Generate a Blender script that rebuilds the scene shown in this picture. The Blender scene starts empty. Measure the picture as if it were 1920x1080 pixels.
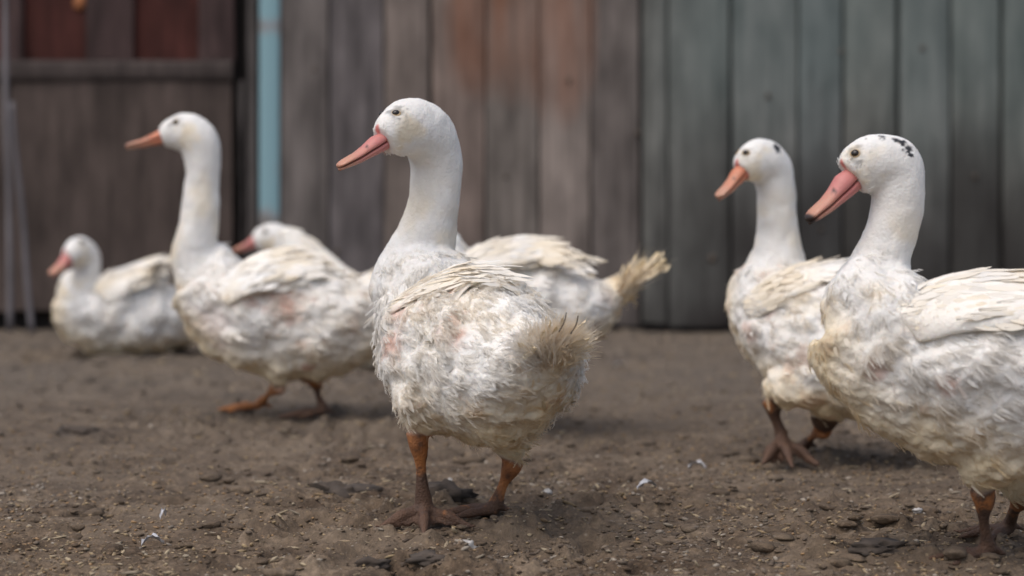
import bpy, math, random
import numpy as np
from mathutils import Vector
from mathutils.bvhtree import BVHTree

SC = bpy.context.scene
COL = SC.collection
rng = np.random.default_rng(7)
random.seed(7)
R = math.radians

# ------------------------------------------------------------------ camera, world, sun, exposure
F_PX, CAM_H, HOR = 4065.0, 0.516, 290.0        # focal length in photo pixels, eye height, horizon row
cam_d = bpy.data.cameras.new('camera')
cam = bpy.data.objects.new('camera', cam_d); COL.objects.link(cam); SC.camera = cam
cam.location = (0, 0, CAM_H); cam.rotation_euler = (R(90), 0, 0)
cam_d.sensor_width = 36; cam_d.lens = F_PX / 1920 * 36
cam_d.shift_y = -(540 - HOR) / 1920
cam_d.clip_start = 0.05; cam_d.clip_end = 400
cam_d.dof.use_dof = True; cam_d.dof.focus_distance = 2.93; cam_d.dof.aperture_fstop = 3.0
cam_d.dof.aperture_blades = 0

world = bpy.data.worlds.new('World'); SC.world = world; world.use_nodes = True
wn, wl = world.node_tree.nodes, world.node_tree.links
wn.clear()
sky = wn.new('ShaderNodeTexSky'); sky.sky_type = 'NISHITA'; sky.sun_disc = False
SUN_EL, SUN_AZ = 62, -40                         # azimuth measured from -Y (behind the camera) towards -X
sky.sun_elevation = R(SUN_EL); sky.sun_rotation = R(180 + 40)
sky.air_density = 1.0; sky.dust_density = 4.0; sky.ozone_density = 1.0
hs = wn.new('ShaderNodeHueSaturation'); hs.inputs['Saturation'].default_value = 0.8
bg = wn.new('ShaderNodeBackground'); bg.inputs['Strength'].default_value = 0.145
wo = wn.new('ShaderNodeOutputWorld')
wl.new(sky.outputs[0], hs.inputs['Color']); wl.new(hs.outputs[0], bg.inputs['Color']); wl.new(bg.outputs[0], wo.inputs[0])

sun_d = bpy.data.lights.new('sun', 'SUN'); sun_d.energy = 1.1; sun_d.angle = R(70); sun_d.color = (1, .97, .93)
sun = bpy.data.objects.new('sun', sun_d); COL.objects.link(sun)
a = R(40)
sdir = Vector((-math.sin(a) * math.cos(R(SUN_EL)), -math.cos(a) * math.cos(R(SUN_EL)), math.sin(R(SUN_EL))))
sun.rotation_euler = sdir.to_track_quat('Z', 'Y').to_euler()

SC.view_settings.view_transform = 'Standard'; SC.view_settings.look = 'None'
SC.view_settings.gamma = 1; SC.view_settings.exposure = 0.18
SC.render.engine = 'CYCLES'
SC.cycles.use_denoising = True; SC.cycles.max_bounces = 10; SC.cycles.diffuse_bounces = 7; SC.cycles.transmission_bounces = 8
try:
    SC.cycles_curves.shape = 'RIBBONS'
except Exception:
    pass

def W(px, py, Y):
    """point of the place seen at photo pixel px, py at distance Y"""
    return np.array([(px - 960) / F_PX * Y, Y, CAM_H + (HOR - py) / F_PX * Y])
def GY(py):
    """distance of the ground seen at photo row py"""
    return F_PX * CAM_H / (py - HOR)

# ------------------------------------------------------------------ numpy noise
def _h(ix, iy, iz, seed):
    n = (ix * 374761393 + iy * 668265263 + iz * 2147483647 + seed * 1274126177) & 0xffffffff
    n = ((n ^ (n >> 13)) * 1274126177) & 0xffffffff
    n = ((n ^ (n >> 16)) * 2246822519) & 0xffffffff
    return ((n ^ (n >> 15)) & 0xffff) / 65535.0
def vnoise(P, seed=0):
    P = np.asarray(P, float)
    i = np.floor(P).astype(np.int64); f = P - i; f = f * f * (3 - 2 * f)
    out = 0
    for dx in (0, 1):
        for dy in (0, 1):
            for dz in (0, 1):
                w = (f[:, 0] if dx else 1 - f[:, 0]) * (f[:, 1] if dy else 1 - f[:, 1]) * (f[:, 2] if dz else 1 - f[:, 2])
                out = out + w * _h(i[:, 0] + dx, i[:, 1] + dy, i[:, 2] + dz, seed)
    return out
def fbm(P, freq, octv=4, seed=0, gain=.5):
    P = np.asarray(P, float) * freq; s = 0; a_ = 1; t = 0
    for o in range(octv):
        s = s + a_ * vnoise(P + 17.3 * o, seed + o); t += a_; a_ *= gain; P = P * 2.03
    return s / t
def smooth(e0, e1, x):
    t = np.clip((x - e0) / (e1 - e0), 0, 1); return t * t * (3 - 2 * t)

# ------------------------------------------------------------------ mesh helpers
def mesh_np(name, V, faces, mats=(), smooth_=True):
    me = bpy.data.meshes.new(name)
    V = np.asarray(V, np.float32)
    if isinstance(faces, np.ndarray):
        n, k = faces.shape
        me.vertices.add(len(V)); me.vertices.foreach_set('co', V.ravel())
        me.loops.add(n * k); me.loops.foreach_set('vertex_index', faces.astype(np.int32).ravel())
        me.polygons.add(n); me.polygons.foreach_set('loop_start', np.arange(0, n * k, k, dtype=np.int32))
        me.update(calc_edges=True)
    else:
        me.from_pydata([tuple(v) for v in V], [], faces); me.update()
    if smooth_ and len(me.polygons):
        me.polygons.foreach_set('use_smooth', np.ones(len(me.polygons), bool))
    for m in mats: me.materials.append(m)
    return me
def link(name, me, parent=None, loc=None, **props):
    o = bpy.data.objects.new(name, me); COL.objects.link(o)
    if loc is not None: o.location = loc
    if parent is not None: o.parent = parent
    for k, v in props.items(): o[k] = v
    return o
def fattr(me, name, arr, dom='POINT'):
    at = me.attributes.new(name, 'FLOAT', dom); at.data.foreach_set('value', np.asarray(arr, np.float32))
def loft(C, U, Lt, w, ru, rd, seg=24, cap=True):
    """rings round centres C with dorsal axis U and lateral axis Lt"""
    th = np.linspace(0, 2 * np.pi, seg, endpoint=False)
    c, s = np.cos(th), np.sin(th)
    V = []
    for i in range(len(C)):
        r = np.where(s > 0, ru[i], rd[i])
        V.append(C[i] + np.outer(c * w[i], Lt[i]) + np.outer(s * r, U[i]))
    V = np.concatenate(V); F = []
    n = len(C)
    for i in range(n - 1):
        for j in range(seg):
            F.append((i * seg + j, i * seg + (j + 1) % seg, (i + 1) * seg + (j + 1) % seg, (i + 1) * seg + j))
    if cap:
        V = np.vstack([V, C[0], C[-1]]); a_, b_ = len(V) - 2, len(V) - 1
        for j in range(seg):
            F.append((a_, (j + 1) % seg, j)); F.append((b_, (n - 1) * seg + j, (n - 1) * seg + (j + 1) % seg))
    return V, F
def catmull(N, per=7):
    N = np.asarray(N, float); P = np.vstack([2 * N[0] - N[1], N, 2 * N[-1] - N[-2]])
    out = []
    for i in range(1, len(P) - 2):
        p0, p1, p2, p3 = P[i - 1], P[i], P[i + 1], P[i + 2]
        for k in range(per):
            t = k / per
            out.append(.5 * ((2 * p1) + (-p0 + p2) * t + (2 * p0 - 5 * p1 + 4 * p2 - p3) * t * t + (-p0 + 3 * p1 - 3 * p2 + p3) * t ** 3))
    out.append(P[-2]); return np.array(out)
def unit(v):
    v = np.asarray(v, float); return v / (np.linalg.norm(v, axis=-1, keepdims=True) + 1e-12)
def tube(pts, rad, seg=10, flat=1.0, up=(0, 0, 1)):
    S = catmull(np.hstack([np.asarray(pts, float), np.asarray(rad, float)[:, None]]), 4)
    C = S[:, :3]; r = np.maximum(S[:, 3], .0008)
    T = unit(np.gradient(C, axis=0)); upv = np.array(up, float)
    U = []
    for t in T:
        u = upv - np.dot(upv, t) * t
        if np.linalg.norm(u) < .2: u = np.array([1., .3, 0]) - np.dot([1., .3, 0], t) * t
        U.append(unit(u))
    U = np.array(U); L = np.cross(T, U)
    return loft(C, U, L, r, r * flat, r * flat, seg)
def join(parts):
    V = []; F = []; o = 0
    for v, f in parts:
        V.append(v); F += [tuple(i + o for i in q) for q in f]; o += len(v)
    return np.vstack(V), F

# ------------------------------------------------------------------ materials
def new_mat(name):
    m = bpy.data.materials.new(name); m.use_nodes = True
    nt = m.node_tree; return m, nt.nodes, nt.links, nt.nodes['Principled BSDF']
def N(nodes, t, **kw):
    n = nodes.new(t)
    for k, v in kw.items():
        if k.startswith('i_'): n.inputs[k[2:].replace('_', ' ')].default_value = v
        else: setattr(n, k, v)
    return n
def ramp(nodes, stops, interp='LINEAR'):
    n = nodes.new('ShaderNodeValToRGB'); n.color_ramp.interpolation = interp
    el = n.color_ramp.elements
    while len(el) > 1: el.remove(el[-1])
    el[0].position = stops[0][0]; el[0].color = stops[0][1]
    for p, c in stops[1:]:
        e = el.new(p); e.color = c
    return n
def g(v): return (v, v, v, 1)
def mixc(nodes, links, fac, a_, b_, mode='MIX'):
    n = nodes.new('ShaderNodeMix'); n.data_type = 'RGBA'; n.blend_type = mode
    for sock, val in ((n.inputs[0], fac), (n.inputs[6], a_), (n.inputs[7], b_)):
        if isinstance(val, bpy.types.NodeSocket): links.new(val, sock)
        else: sock.default_value = val
    return n.outputs[2]
def mathn(nodes, links, op, a_, b_=0.0):
    n = nodes.new('ShaderNodeMath'); n.operation = op
    for sock, val in ((n.inputs[0], a_), (n.inputs[1], b_)):
        if isinstance(val, bpy.types.NodeSocket): links.new(val, sock)
        else: sock.default_value = val
    return n.outputs[0]

WHITE = (.86, .845, .82, 1); CREAM = (.80, .645, .40, 1); SKIN = (.62, .36, .27, 1)
def plumage_colour(nd, lk, base=WHITE):
    """white plumage with the creamy stains, bare pink skin and black feathers stored on the bird"""
    geo = N(nd, 'ShaderNodeNewGeometry')
    nz = N(nd, 'ShaderNodeTexNoise'); nz.inputs['Scale'].default_value = 22; nz.inputs['Detail'].default_value = 5
    lk.new(geo.outputs['Position'], nz.inputs['Vector'])
    r = ramp(nd, [(.35, g(0)), (.72, g(1))]); lk.new(nz.outputs[0], r.inputs[0])
    at = {k: N(nd, 'ShaderNodeAttribute', attribute_name=k).outputs['Fac'] for k in ('stain', 'skin', 'black', 'tone')}
    t1 = mixc(nd, lk, mathn(nd, lk, 'MULTIPLY', r.outputs[0], .18), base, (.66, .60, .52, 1))
    t2 = mixc(nd, lk, at['stain'], t1, CREAM)
    t3 = mixc(nd, lk, at['skin'], t2, SKIN)
    t4 = mixc(nd, lk, at['black'], t3, (.025, .025, .03, 1))
    tn = mathn(nd, lk, 'ADD', at['tone'], 1.0)
    return mixc(nd, lk, 1.0, t4, tn, 'MULTIPLY')

def mat_duck():
    m, nd, lk, b = new_mat('duck_body')
    col = plumage_colour(nd, lk)
    leg = N(nd, 'ShaderNodeAttribute', attribute_name='leg').outputs['Fac']
    pink = N(nd, 'ShaderNodeAttribute', attribute_name='pink').outputs['Fac']
    mud = N(nd, 'ShaderNodeAttribute', attribute_name='mud').outputs['Fac']
    geo = N(nd, 'ShaderNodeNewGeometry')
    nz = N(nd, 'ShaderNodeTexNoise'); nz.inputs['Scale'].default_value = 60; nz.inputs['Detail'].default_value = 6
    lk.new(geo.outputs['Position'], nz.inputs['Vector'])
    rl = ramp(nd, [(.3, (.46, .18, .055, 1)), (.7, (.26, .105, .045, 1))]); lk.new(nz.outputs[0], rl.inputs[0])
    md = mathn(nd, lk, 'MULTIPLY', nz.outputs[0], 1.7)
    md = mathn(nd, lk, 'ADD', md, mathn(nd, lk, 'SUBTRACT', mathn(nd, lk, 'MULTIPLY', mud, 1.7), 1.08)); 
    mdr = ramp(nd, [(.25, g(0)), (.6, g(1))]); lk.new(md, mdr.inputs[0])
    legc = mixc(nd, lk, mathn(nd, lk, 'MULTIPLY', mdr.outputs[0], .85), rl.outputs[0], (.042, .030, .024, 1))
    c = mixc(nd, lk, leg, col, legc)
    c = mixc(nd, lk, pink, c, (.62, .16, .14, 1))
    lk.new(c, b.inputs['Base Color']); b.inputs['Roughness'].default_value = .75
    b.inputs['Subsurface Weight'].default_value = .12; b.inputs['Subsurface Radius'].default_value = (.01, .006, .004); b.inputs['Subsurface Scale'].default_value = .5
    vo = N(nd, 'ShaderNodeTexVoronoi'); vo.inputs['Scale'].default_value = 330; lk.new(geo.outputs['Position'], vo.inputs['Vector'])
    nb = N(nd, 'ShaderNodeTexNoise'); nb.inputs['Scale'].default_value = 260; nb.inputs['Detail'].default_value = 3; lk.new(geo.outputs['Position'], nb.inputs['Vector'])
    hh = mixc(nd, lk, leg, nb.outputs[0], vo.outputs['Distance'])
    bp = N(nd, 'ShaderNodeBump'); bp.inputs['Strength'].default_value = .6; bp.inputs['Distance'].default_value = .002
    lk.new(hh, bp.inputs['Height']); lk.new(bp.outputs[0], b.inputs['Normal'])
    return m
def mat_feather(name, barbs=True, trans=.15):
    m, nd, lk, b = new_mat(name)
    col = plumage_colour(nd, lk, (.93, .92, .90, 1))
    b.inputs['Roughness'].default_value = .7; b.inputs['Specular IOR Level'].default_value = .25
    if barbs:
        uv = N(nd, 'ShaderNodeUVMap'); uv.uv_map = 'UVMap'
        sp = N(nd, 'ShaderNodeSeparateXYZ'); lk.new(uv.outputs[0], sp.inputs[0])
        au = mathn(nd, lk, 'ABSOLUTE', mathn(nd, lk, 'SUBTRACT', sp.outputs[0], .5))
        ph = mathn(nd, lk, 'SUBTRACT', mathn(nd, lk, 'MULTIPLY', sp.outputs[1], 26.0), mathn(nd, lk, 'MULTIPLY', au, 14.0))
        s = mathn(nd, lk, 'SINE', mathn(nd, lk, 'MULTIPLY', ph, 6.283))
        cr = N(nd, 'ShaderNodeMapRange'); lk.new(s, cr.inputs[0]); cr.inputs[1].default_value = -1; cr.inputs[3].default_value = .94; cr.inputs[4].default_value = 1.0
        rac = N(nd, 'ShaderNodeMapRange'); lk.new(au, rac.inputs[0]); rac.inputs[2].default_value = .06; rac.inputs[3].default_value = .90; rac.inputs[4].default_value = 1.0
        col = mixc(nd, lk, 1.0, col, cr.outputs[0], 'MULTIPLY'); col = mixc(nd, lk, 1.0, col, rac.outputs[0], 'MULTIPLY')
    lk.new(col, b.inputs['Base Color'])
    tr = N(nd, 'ShaderNodeBsdfTranslucent'); lk.new(col, tr.inputs['Color'])
    mx = nd.new('ShaderNodeMixShader'); mx.inputs[0].default_value = trans
    lk.new(b.outputs[0], mx.inputs[1]); lk.new(tr.outputs[0], mx.inputs[2])
    lk.new(mx.outputs[0], nd['Material Output'].inputs[0])
    return m
def mat_bill(name, c1, c2, tip=None):
    m, nd, lk, b = new_mat(name)
    geo = N(nd, 'ShaderNodeNewGeometry')
    nz = N(nd, 'ShaderNodeTexNoise'); nz.inputs['Scale'].default_value = 45; nz.inputs['Detail'].default_value = 5; lk.new(geo.outputs['Position'], nz.inputs['Vector'])
    al = N(nd, 'ShaderNodeAttribute', attribute_name='along').outputs['Fac']
    f = mathn(nd, lk, 'ADD', al, mathn(nd, lk, 'SUBTRACT', nz.outputs[0], .5))
    r = ramp(nd, [(.15, c1), (.75, c2)]); lk.new(f, r.inputs[0]); c = r.outputs[0]
    dk = N(nd, 'ShaderNodeAttribute', attribute_name='mark').outputs['Fac']
    c = mixc(nd, lk, dk, c, (.03, .02, .018, 1))
    lk.new(c, b.inputs['Base Color']); b.inputs['Roughness'].default_value = .5
    b.inputs['Subsurface Weight'].default_value = .15; b.inputs['Subsurface Scale'].default_value = .004
    bp = N(nd, 'ShaderNodeBump'); bp.inputs['Strength'].default_value = .35; bp.inputs['Distance'].default_value = .001
    n2 = N(nd, 'ShaderNodeTexNoise'); n2.inputs['Scale'].default_value = 300; lk.new(geo.outputs['Position'], n2.inputs['Vector'])
    lk.new(n2.outputs[0], bp.inputs['Height']); lk.new(bp.outputs[0], b.inputs['Normal'])
    return m
def mat_plain(name, c, rough=.6, noise=0.0, scale=40):
    m, nd, lk, b = new_mat(name)
    b.inputs['Roughness'].default_value = rough
    geo = N(nd, 'ShaderNodeNewGeometry'); nz = N(nd, 'ShaderNodeTexNoise'); nz.inputs['Scale'].default_value = scale; nz.inputs['Detail'].default_value = 5
    lk.new(geo.outputs['Position'], nz.inputs['Vector'])
    lo = tuple(x * (1 - noise) for x in c[:3]) + (1,); hi = tuple(min(1, x * (1 + noise)) for x in c[:3]) + (1,)
    r = ramp(nd, [(.3, lo), (.7, hi)]); lk.new(nz.outputs[0], r.inputs[0]); lk.new(r.outputs[0], b.inputs['Base Color'])
    return m

M_DUCK = mat_duck(); M_FEA = mat_feather('feather'); M_DOWN = mat_feather('down', False, .5)
M_BILL_P = mat_bill('bill_pink', (.52, .19, .17, 1), (.50, .25, .17, 1))
M_BILL_O = mat_bill('bill_orange', (.55, .20, .11, 1), (.46, .25, .17, 1))
M_EYE = mat_plain('eye_dark', (.02, .014, .01), .12); M_RIM = mat_plain('eye_rim', (.42, .30, .17), .6, .3, 200)
M_SHAFT = mat_plain('quill_dark', (.07, .05, .035), .5, .4, 120)

def mat_wood(name, paintlike=False):
    m, nd, lk, b = new_mat(name)
    geo = N(nd, 'ShaderNodeNewGeometry'); oi = N(nd, 'ShaderNodeObjectInfo')
    off = N(nd, 'ShaderNodeVectorMath', operation='ADD')
    cmb = N(nd, 'ShaderNodeCombineXYZ'); lk.new(mathn(nd, lk, 'MULTIPLY', oi.outputs['Random'], 31.0), cmb.inputs[1])
    lk.new(geo.outputs['Position'], off.inputs[0]); lk.new(cmb.outputs[0], off.inputs[1])
    mp = N(nd, 'ShaderNodeMapping'); mp.inputs['Scale'].default_value = (55, 20, 2.2); lk.new(off.outputs[0], mp.inputs[0])
    gr = N(nd, 'ShaderNodeTexNoise'); gr.inputs['Scale'].default_value = 1; gr.inputs['Detail'].default_value = 7; gr.inputs['Roughness'].default_value = .65; lk.new(mp.outputs[0], gr.inputs['Vector'])
    mp2 = N(nd, 'ShaderNodeMapping'); mp2.inputs['Scale'].default_value = (15, 5, 5.0); lk.new(off.outputs[0], mp2.inputs[0])
    bl = N(nd, 'ShaderNodeTexNoise'); bl.inputs['Scale'].default_value = 1; bl.inputs['Detail'].default_value = 5; lk.new(mp2.outputs[0], bl.inputs['Vector'])
    gm = N(nd, 'ShaderNodeMapRange'); lk.new(gr.outputs[0], gm.inputs[0]); gm.inputs[1].default_value = .3; gm.inputs[2].default_value = .7; gm.inputs[3].default_value = .68; gm.inputs[4].default_value = 1.22
    bm_ = N(nd, 'ShaderNodeMapRange'); lk.new(bl.outputs[0], bm_.inputs[0]); bm_.inputs[1].default_value = .3; bm_.inputs[2].default_value = .7; bm_.inputs[3].default_value = .62; bm_.inputs[4].default_value = 1.38
    c = mixc(nd, lk, 1.0, oi.outputs['Color'], gm.outputs[0], 'MULTIPLY')
    c = mixc(nd, lk, 1.0, c, bm_.outputs[0], 'MULTIPLY')
    # worn places where bare reddish wood or old paint shows
    wear = N(nd, 'ShaderNodeAttribute', attribute_name='bare').outputs['Fac']
    nzw = mathn(nd, lk, 'MULTIPLY', wear, gm.outputs[0])
    wr = ramp(nd, [(.32, g(0)), (.95, g(1))]); lk.new(nzw, wr.inputs[0])
    c = mixc(nd, lk, mathn(nd, lk, 'MULTIPLY', wr.outputs[0], .55), c, (.26, .10, .048, 1))
    gn = N(nd, 'ShaderNodeAttribute', attribute_name='green').outputs['Fac']
    c = mixc(nd, lk, mathn(nd, lk, 'MULTIPLY', gn, .40), c, (.125, .175, .17, 1))
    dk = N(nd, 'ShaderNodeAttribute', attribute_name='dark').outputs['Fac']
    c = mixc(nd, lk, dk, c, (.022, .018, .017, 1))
    lk.new(c, b.inputs['Base Color']); b.inputs['Roughness'].default_value = .85; b.inputs['Specular IOR Level'].default_value = .2
    bp = N(nd, 'ShaderNodeBump'); bp.inputs['Strength'].default_value = .5; bp.inputs['Distance'].default_value = .003
    lk.new(gr.outputs[0], bp.inputs['Height']); lk.new(bp.outputs[0], b.inputs['Normal'])
    return m
M_WOOD = mat_wood('weathered_wood')

def mat_blue():
    m, nd, lk, b = new_mat('worn_blue_paint')
    geo = N(nd, 'ShaderNodeNewGeometry')
    mp = N(nd, 'ShaderNodeMapping'); mp.inputs['Scale'].default_value = (30, 30, 9); lk.new(geo.outputs['Position'], mp.inputs[0])
    nz = N(nd, 'ShaderNodeTexNoise'); nz.inputs['Scale'].default_value = 1; nz.inputs['Detail'].default_value = 5; lk.new(mp.outputs[0], nz.inputs['Vector'])
    wr = N(nd, 'ShaderNodeAttribute', attribute_name='bare').outputs['Fac']
    f = mathn(nd, lk, 'ADD', wr, mathn(nd, lk, 'SUBTRACT', nz.outputs[0], .5))
    r = ramp(nd, [(.38, (.21, .35, .39, 1)), (.56, (.25, .28, .29, 1)), (.72, (.19, .175, .165, 1))]); lk.new(f, r.inputs[0])
    lk.new(r.outputs[0], b.inputs['Base Color']); b.inputs['Roughness'].default_value = .6
    return m
M_BLUE = mat_blue()

def mat_ground():
    m, nd, lk, b = new_mat('trodden_earth')
    geo = N(nd, 'ShaderNodeNewGeometry')
    def nz(s, d=6, r_=.6):
        n = N(nd, 'ShaderNodeTexNoise'); n.inputs['Scale'].default_value = s; n.inputs['Detail'].default_value = d; n.inputs['Roughness'].default_value = r_
        lk.new(geo.outputs['Position'], n.inputs['Vector']); return n.outputs[0]
    big = nz(1.6); mid = nz(9, 7, .65); fine = nz(70, 6, .7)
    r1 = ramp(nd, [(.32, (.055, .036, .023, 1)), (.5, (.108, .075, .049, 1)), (.66, (.190, .142, .098, 1))]); lk.new(mid, r1.inputs[0])
    r2 = ramp(nd, [(.3, g(.5)), (.5, g(1.0)), (.68, g(1.8))]); lk.new(fine, r2.inputs[0])
    c = mixc(nd, lk, 1.0, r1.outputs[0], r2.outputs[0], 'MULTIPLY')
    r3 = ramp(nd, [(.4, g(0)), (.65, g(1))]); lk.new(big, r3.inputs[0])
    sy = N(nd, 'ShaderNodeSeparateXYZ'); lk.new(geo.outputs['Position'], sy.inputs[0])
    dry = N(nd, 'ShaderNodeMapRange'); lk.new(mathn(nd, lk, 'ADD', sy.outputs[1], mathn(nd, lk, 'MULTIPLY', big, 1.2)), dry.inputs[0]); dry.inputs[1].default_value = 3.7; dry.inputs[2].default_value = 5.4; dry.inputs[4].default_value = .65
    c = mixc(nd, lk, dry.outputs[0], c, (.128, .110, .094, 1))
    c = mixc(nd, lk, mathn(nd, lk, 'MULTIPLY', r3.outputs[0], .30), c, (.135, .112, .090, 1))
    vo = N(nd, 'ShaderNodeTexVoronoi'); vo.inputs['Scale'].default_value = 190; lk.new(geo.outputs['Position'], vo.inputs['Vector'])
    sr = ramp(nd, [(.10, g(1)), (.2, g(0))]); lk.new(vo.outputs['Distance'], sr.inputs[0])
    sc = ramp(nd, [(.0, (.35, .24, .12, 1)), (.5, (.18, .14, .1, 1)), (.75, (.06, .05, .04, 1)), (1, (.42, .38, .34, 1))])
    sep = N(nd, 'ShaderNodeSeparateColor'); lk.new(vo.outputs['Color'], sep.inputs[0]); lk.new(sep.outputs[0], sc.inputs[0])
    pick = ramp(nd, [(.45, g(0)), (.5, g(1))]); lk.new(sep.outputs[1], pick.inputs[0])
    c = mixc(nd, lk, mathn(nd, lk, 'MULTIPLY', mathn(nd, lk, 'MULTIPLY', sr.outputs[0], pick.outputs[0]), .8), c, sc.outputs[0])
    v2 = N(nd, 'ShaderNodeTexVoronoi'); v2.inputs['Scale'].default_value = 110; v2.inputs['Randomness'].default_value = 1; lk.new(geo.outputs['Position'], v2.inputs['Vector'])
    s2 = N(nd, 'ShaderNodeSeparateColor'); lk.new(v2.outputs['Color'], s2.inputs[0])
    k2 = ramp(nd, [(.16, g(1)), (.30, g(0))]); lk.new(v2.outputs['Distance'], k2.inputs[0])
    lit = ramp(nd, [(.42, g(0)), (.62, g(1))]); lk.new(nz(3.2, 4), lit.inputs[0])
    p2 = ramp(nd, [(.50, g(0)), (.54, g(1))]); lk.new(s2.outputs[0], p2.inputs[0])
    cc2 = ramp(nd, [(0, (.30, .22, .13, 1)), (.4, (.20, .15, .10, 1)), (.6, (.05, .038, .028, 1)), (1, (.34, .29, .23, 1))]); lk.new(s2.outputs[1], cc2.inputs[0])
    f2 = mathn(nd, lk, 'MULTIPLY', mathn(nd, lk, 'MULTIPLY', k2.outputs[0], p2.outputs[0]), mathn(nd, lk, 'ADD', mathn(nd, lk, 'MULTIPLY', lit.outputs[0], .6), .25))
    c = mixc(nd, lk, f2, c, cc2.outputs[0])
    c = mixc(nd, lk, mathn(nd, lk, 'MULTIPLY', lit.outputs[0], .30), c, (.20, .150, .105, 1))
    lk.new(c, b.inputs['Base Color']); b.inputs['Roughness'].default_value = .9; b.inputs['Specular IOR Level'].default_value = .25
    h = mathn(nd, lk, 'ADD', fine, mathn(nd, lk, 'MULTIPLY', nz(240, 4, .6), .5))
    bp = N(nd, 'ShaderNodeBump'); bp.inputs['Strength'].default_value = .9; bp.inputs['Distance'].default_value = .006
    lk.new(h, bp.inputs['Height']); lk.new(bp.outputs[0], b.inputs['Normal'])
    return m
M_GROUND = mat_ground()

def mat_bits(name, cols, rough=.85):
    m, nd, lk, b = new_mat(name)
    at = N(nd, 'ShaderNodeAttribute', attribute_name='pick').outputs['Fac']
    n = len(cols); r = ramp(nd, [(i / (n - 1), c) for i, c in enumerate(cols)]); lk.new(at, r.inputs[0])
    geo = N(nd, 'ShaderNodeNewGeometry'); nz = N(nd, 'ShaderNodeTexNoise'); nz.inputs['Scale'].default_value = 160; nz.inputs['Detail'].default_value = 4; lk.new(geo.outputs['Position'], nz.inputs['Vector'])
    r2 = ramp(nd, [(.3, g(.7)), (.7, g(1.25))]); lk.new(nz.outputs[0], r2.inputs[0])
    lk.new(mixc(nd, lk, 1.0, r.outputs[0], r2.outputs[0], 'MULTIPLY'), b.inputs['Base Color']); b.inputs['Roughness'].default_value = rough
    bp = N(nd, 'ShaderNodeBump'); bp.inputs['Strength'].default_value = .5; bp.inputs['Distance'].default_value = .002; lk.new(nz.outputs[0], bp.inputs['Height']); lk.new(bp.outputs[0], b.inputs['Normal'])
    return m
M_CRUMB = mat_bits('earth_crumbs', [(.06, .042, .030, 1), (.13, .095, .068, 1), (.17, .13, .095, 1), (.09, .066, .047, 1), (.36, .31, .25, 1)])
M_GRAIN = mat_bits('grain', [(.30, .18, .08, 1), (.20, .13, .07, 1), (.34, .25, .14, 1), (.15, .10, .055, 1)], .6)
M_STRAW = mat_bits('straw', [(.30, .22, .12, 1), (.17, .115, .065, 1), (.38, .30, .19, 1), (.24, .20, .15, 1)])
M_CLOD = mat_plain('clod', (.058, .044, .034), .95, .5, 60)
M_PALE = mat_plain('pale_pebble', (.42, .40, .38), .7, .25, 90)
M_FLUFF = mat_plain('loose_feather', (.46, .46, .48), .8, .15, 90)

# ------------------------------------------------------------------ ground
def ground_h(x, y):
    P = np.stack([x, y, np.zeros_like(x)], 1)
    h = (fbm(P, 2.2, 3, 3) - .5) * .018
    h += (fbm(P, 14, 3, 9) - .5) * .016
    rough = smooth(.35, .65, fbm(P, 3.5, 2, 40))
    c = fbm(P, 48, 3, 21); h += (c - .5) * (.008 + .014 * rough); h += (fbm(P, 110, 2, 25) - .5) * .005
    h += np.clip(fbm(P, 28, 2, 33) - .58, 0, 1) * .07 * rough; h -= np.clip(fbm(P, 20, 3, 35) - .60, 0, 1) * .09
    far = smooth(5.9, 6.6, y); h = h * (1 - .6 * far)
    return h
def axis(segs):
    out = [segs[0][0]]
    for a_, b_, d in segs:
        n = max(1, int(round((b_ - a_) / d))); out += list(np.linspace(a_, b_, n + 1)[1:])
    return np.array(out)
xs = axis([(-60, -6, 6), (-6, -1.6, .1), (-1.6, -.8, .012), (-.8, .8, .0055), (.8, 1.6, .012), (1.6, 6, .1), (6, 60, 6)])
ys = axis([(-50, -2, 6), (-2, 2.0, .2), (2.0, 2.5, .02), (2.5, 3.4, .0055), (3.4, 4.6, .009), (4.6, 6.6, .014), (6.6, 10, .2), (10, 80, 7)])
X, Yg = np.meshgrid(xs, ys); Z = ground_h(X.ravel(), Yg.ravel())
V = np.stack([X.ravel(), Yg.ravel(), Z], 1); nx, ny = len(xs), len(ys)
ii = (np.arange(ny - 1)[:, None] * nx + np.arange(nx - 1)).ravel()
Fq = np.stack([ii, ii + 1, ii + nx + 1, ii + nx], 1)
link('ground', mesh_np('ground', V, Fq, [M_GROUND]), kind='structure', label='trodden brown earth of the yard with crumbs and scattered grain')
def gz(x, y): return float(ground_h(np.array([x], float), np.array([y], float))[0])

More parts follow.
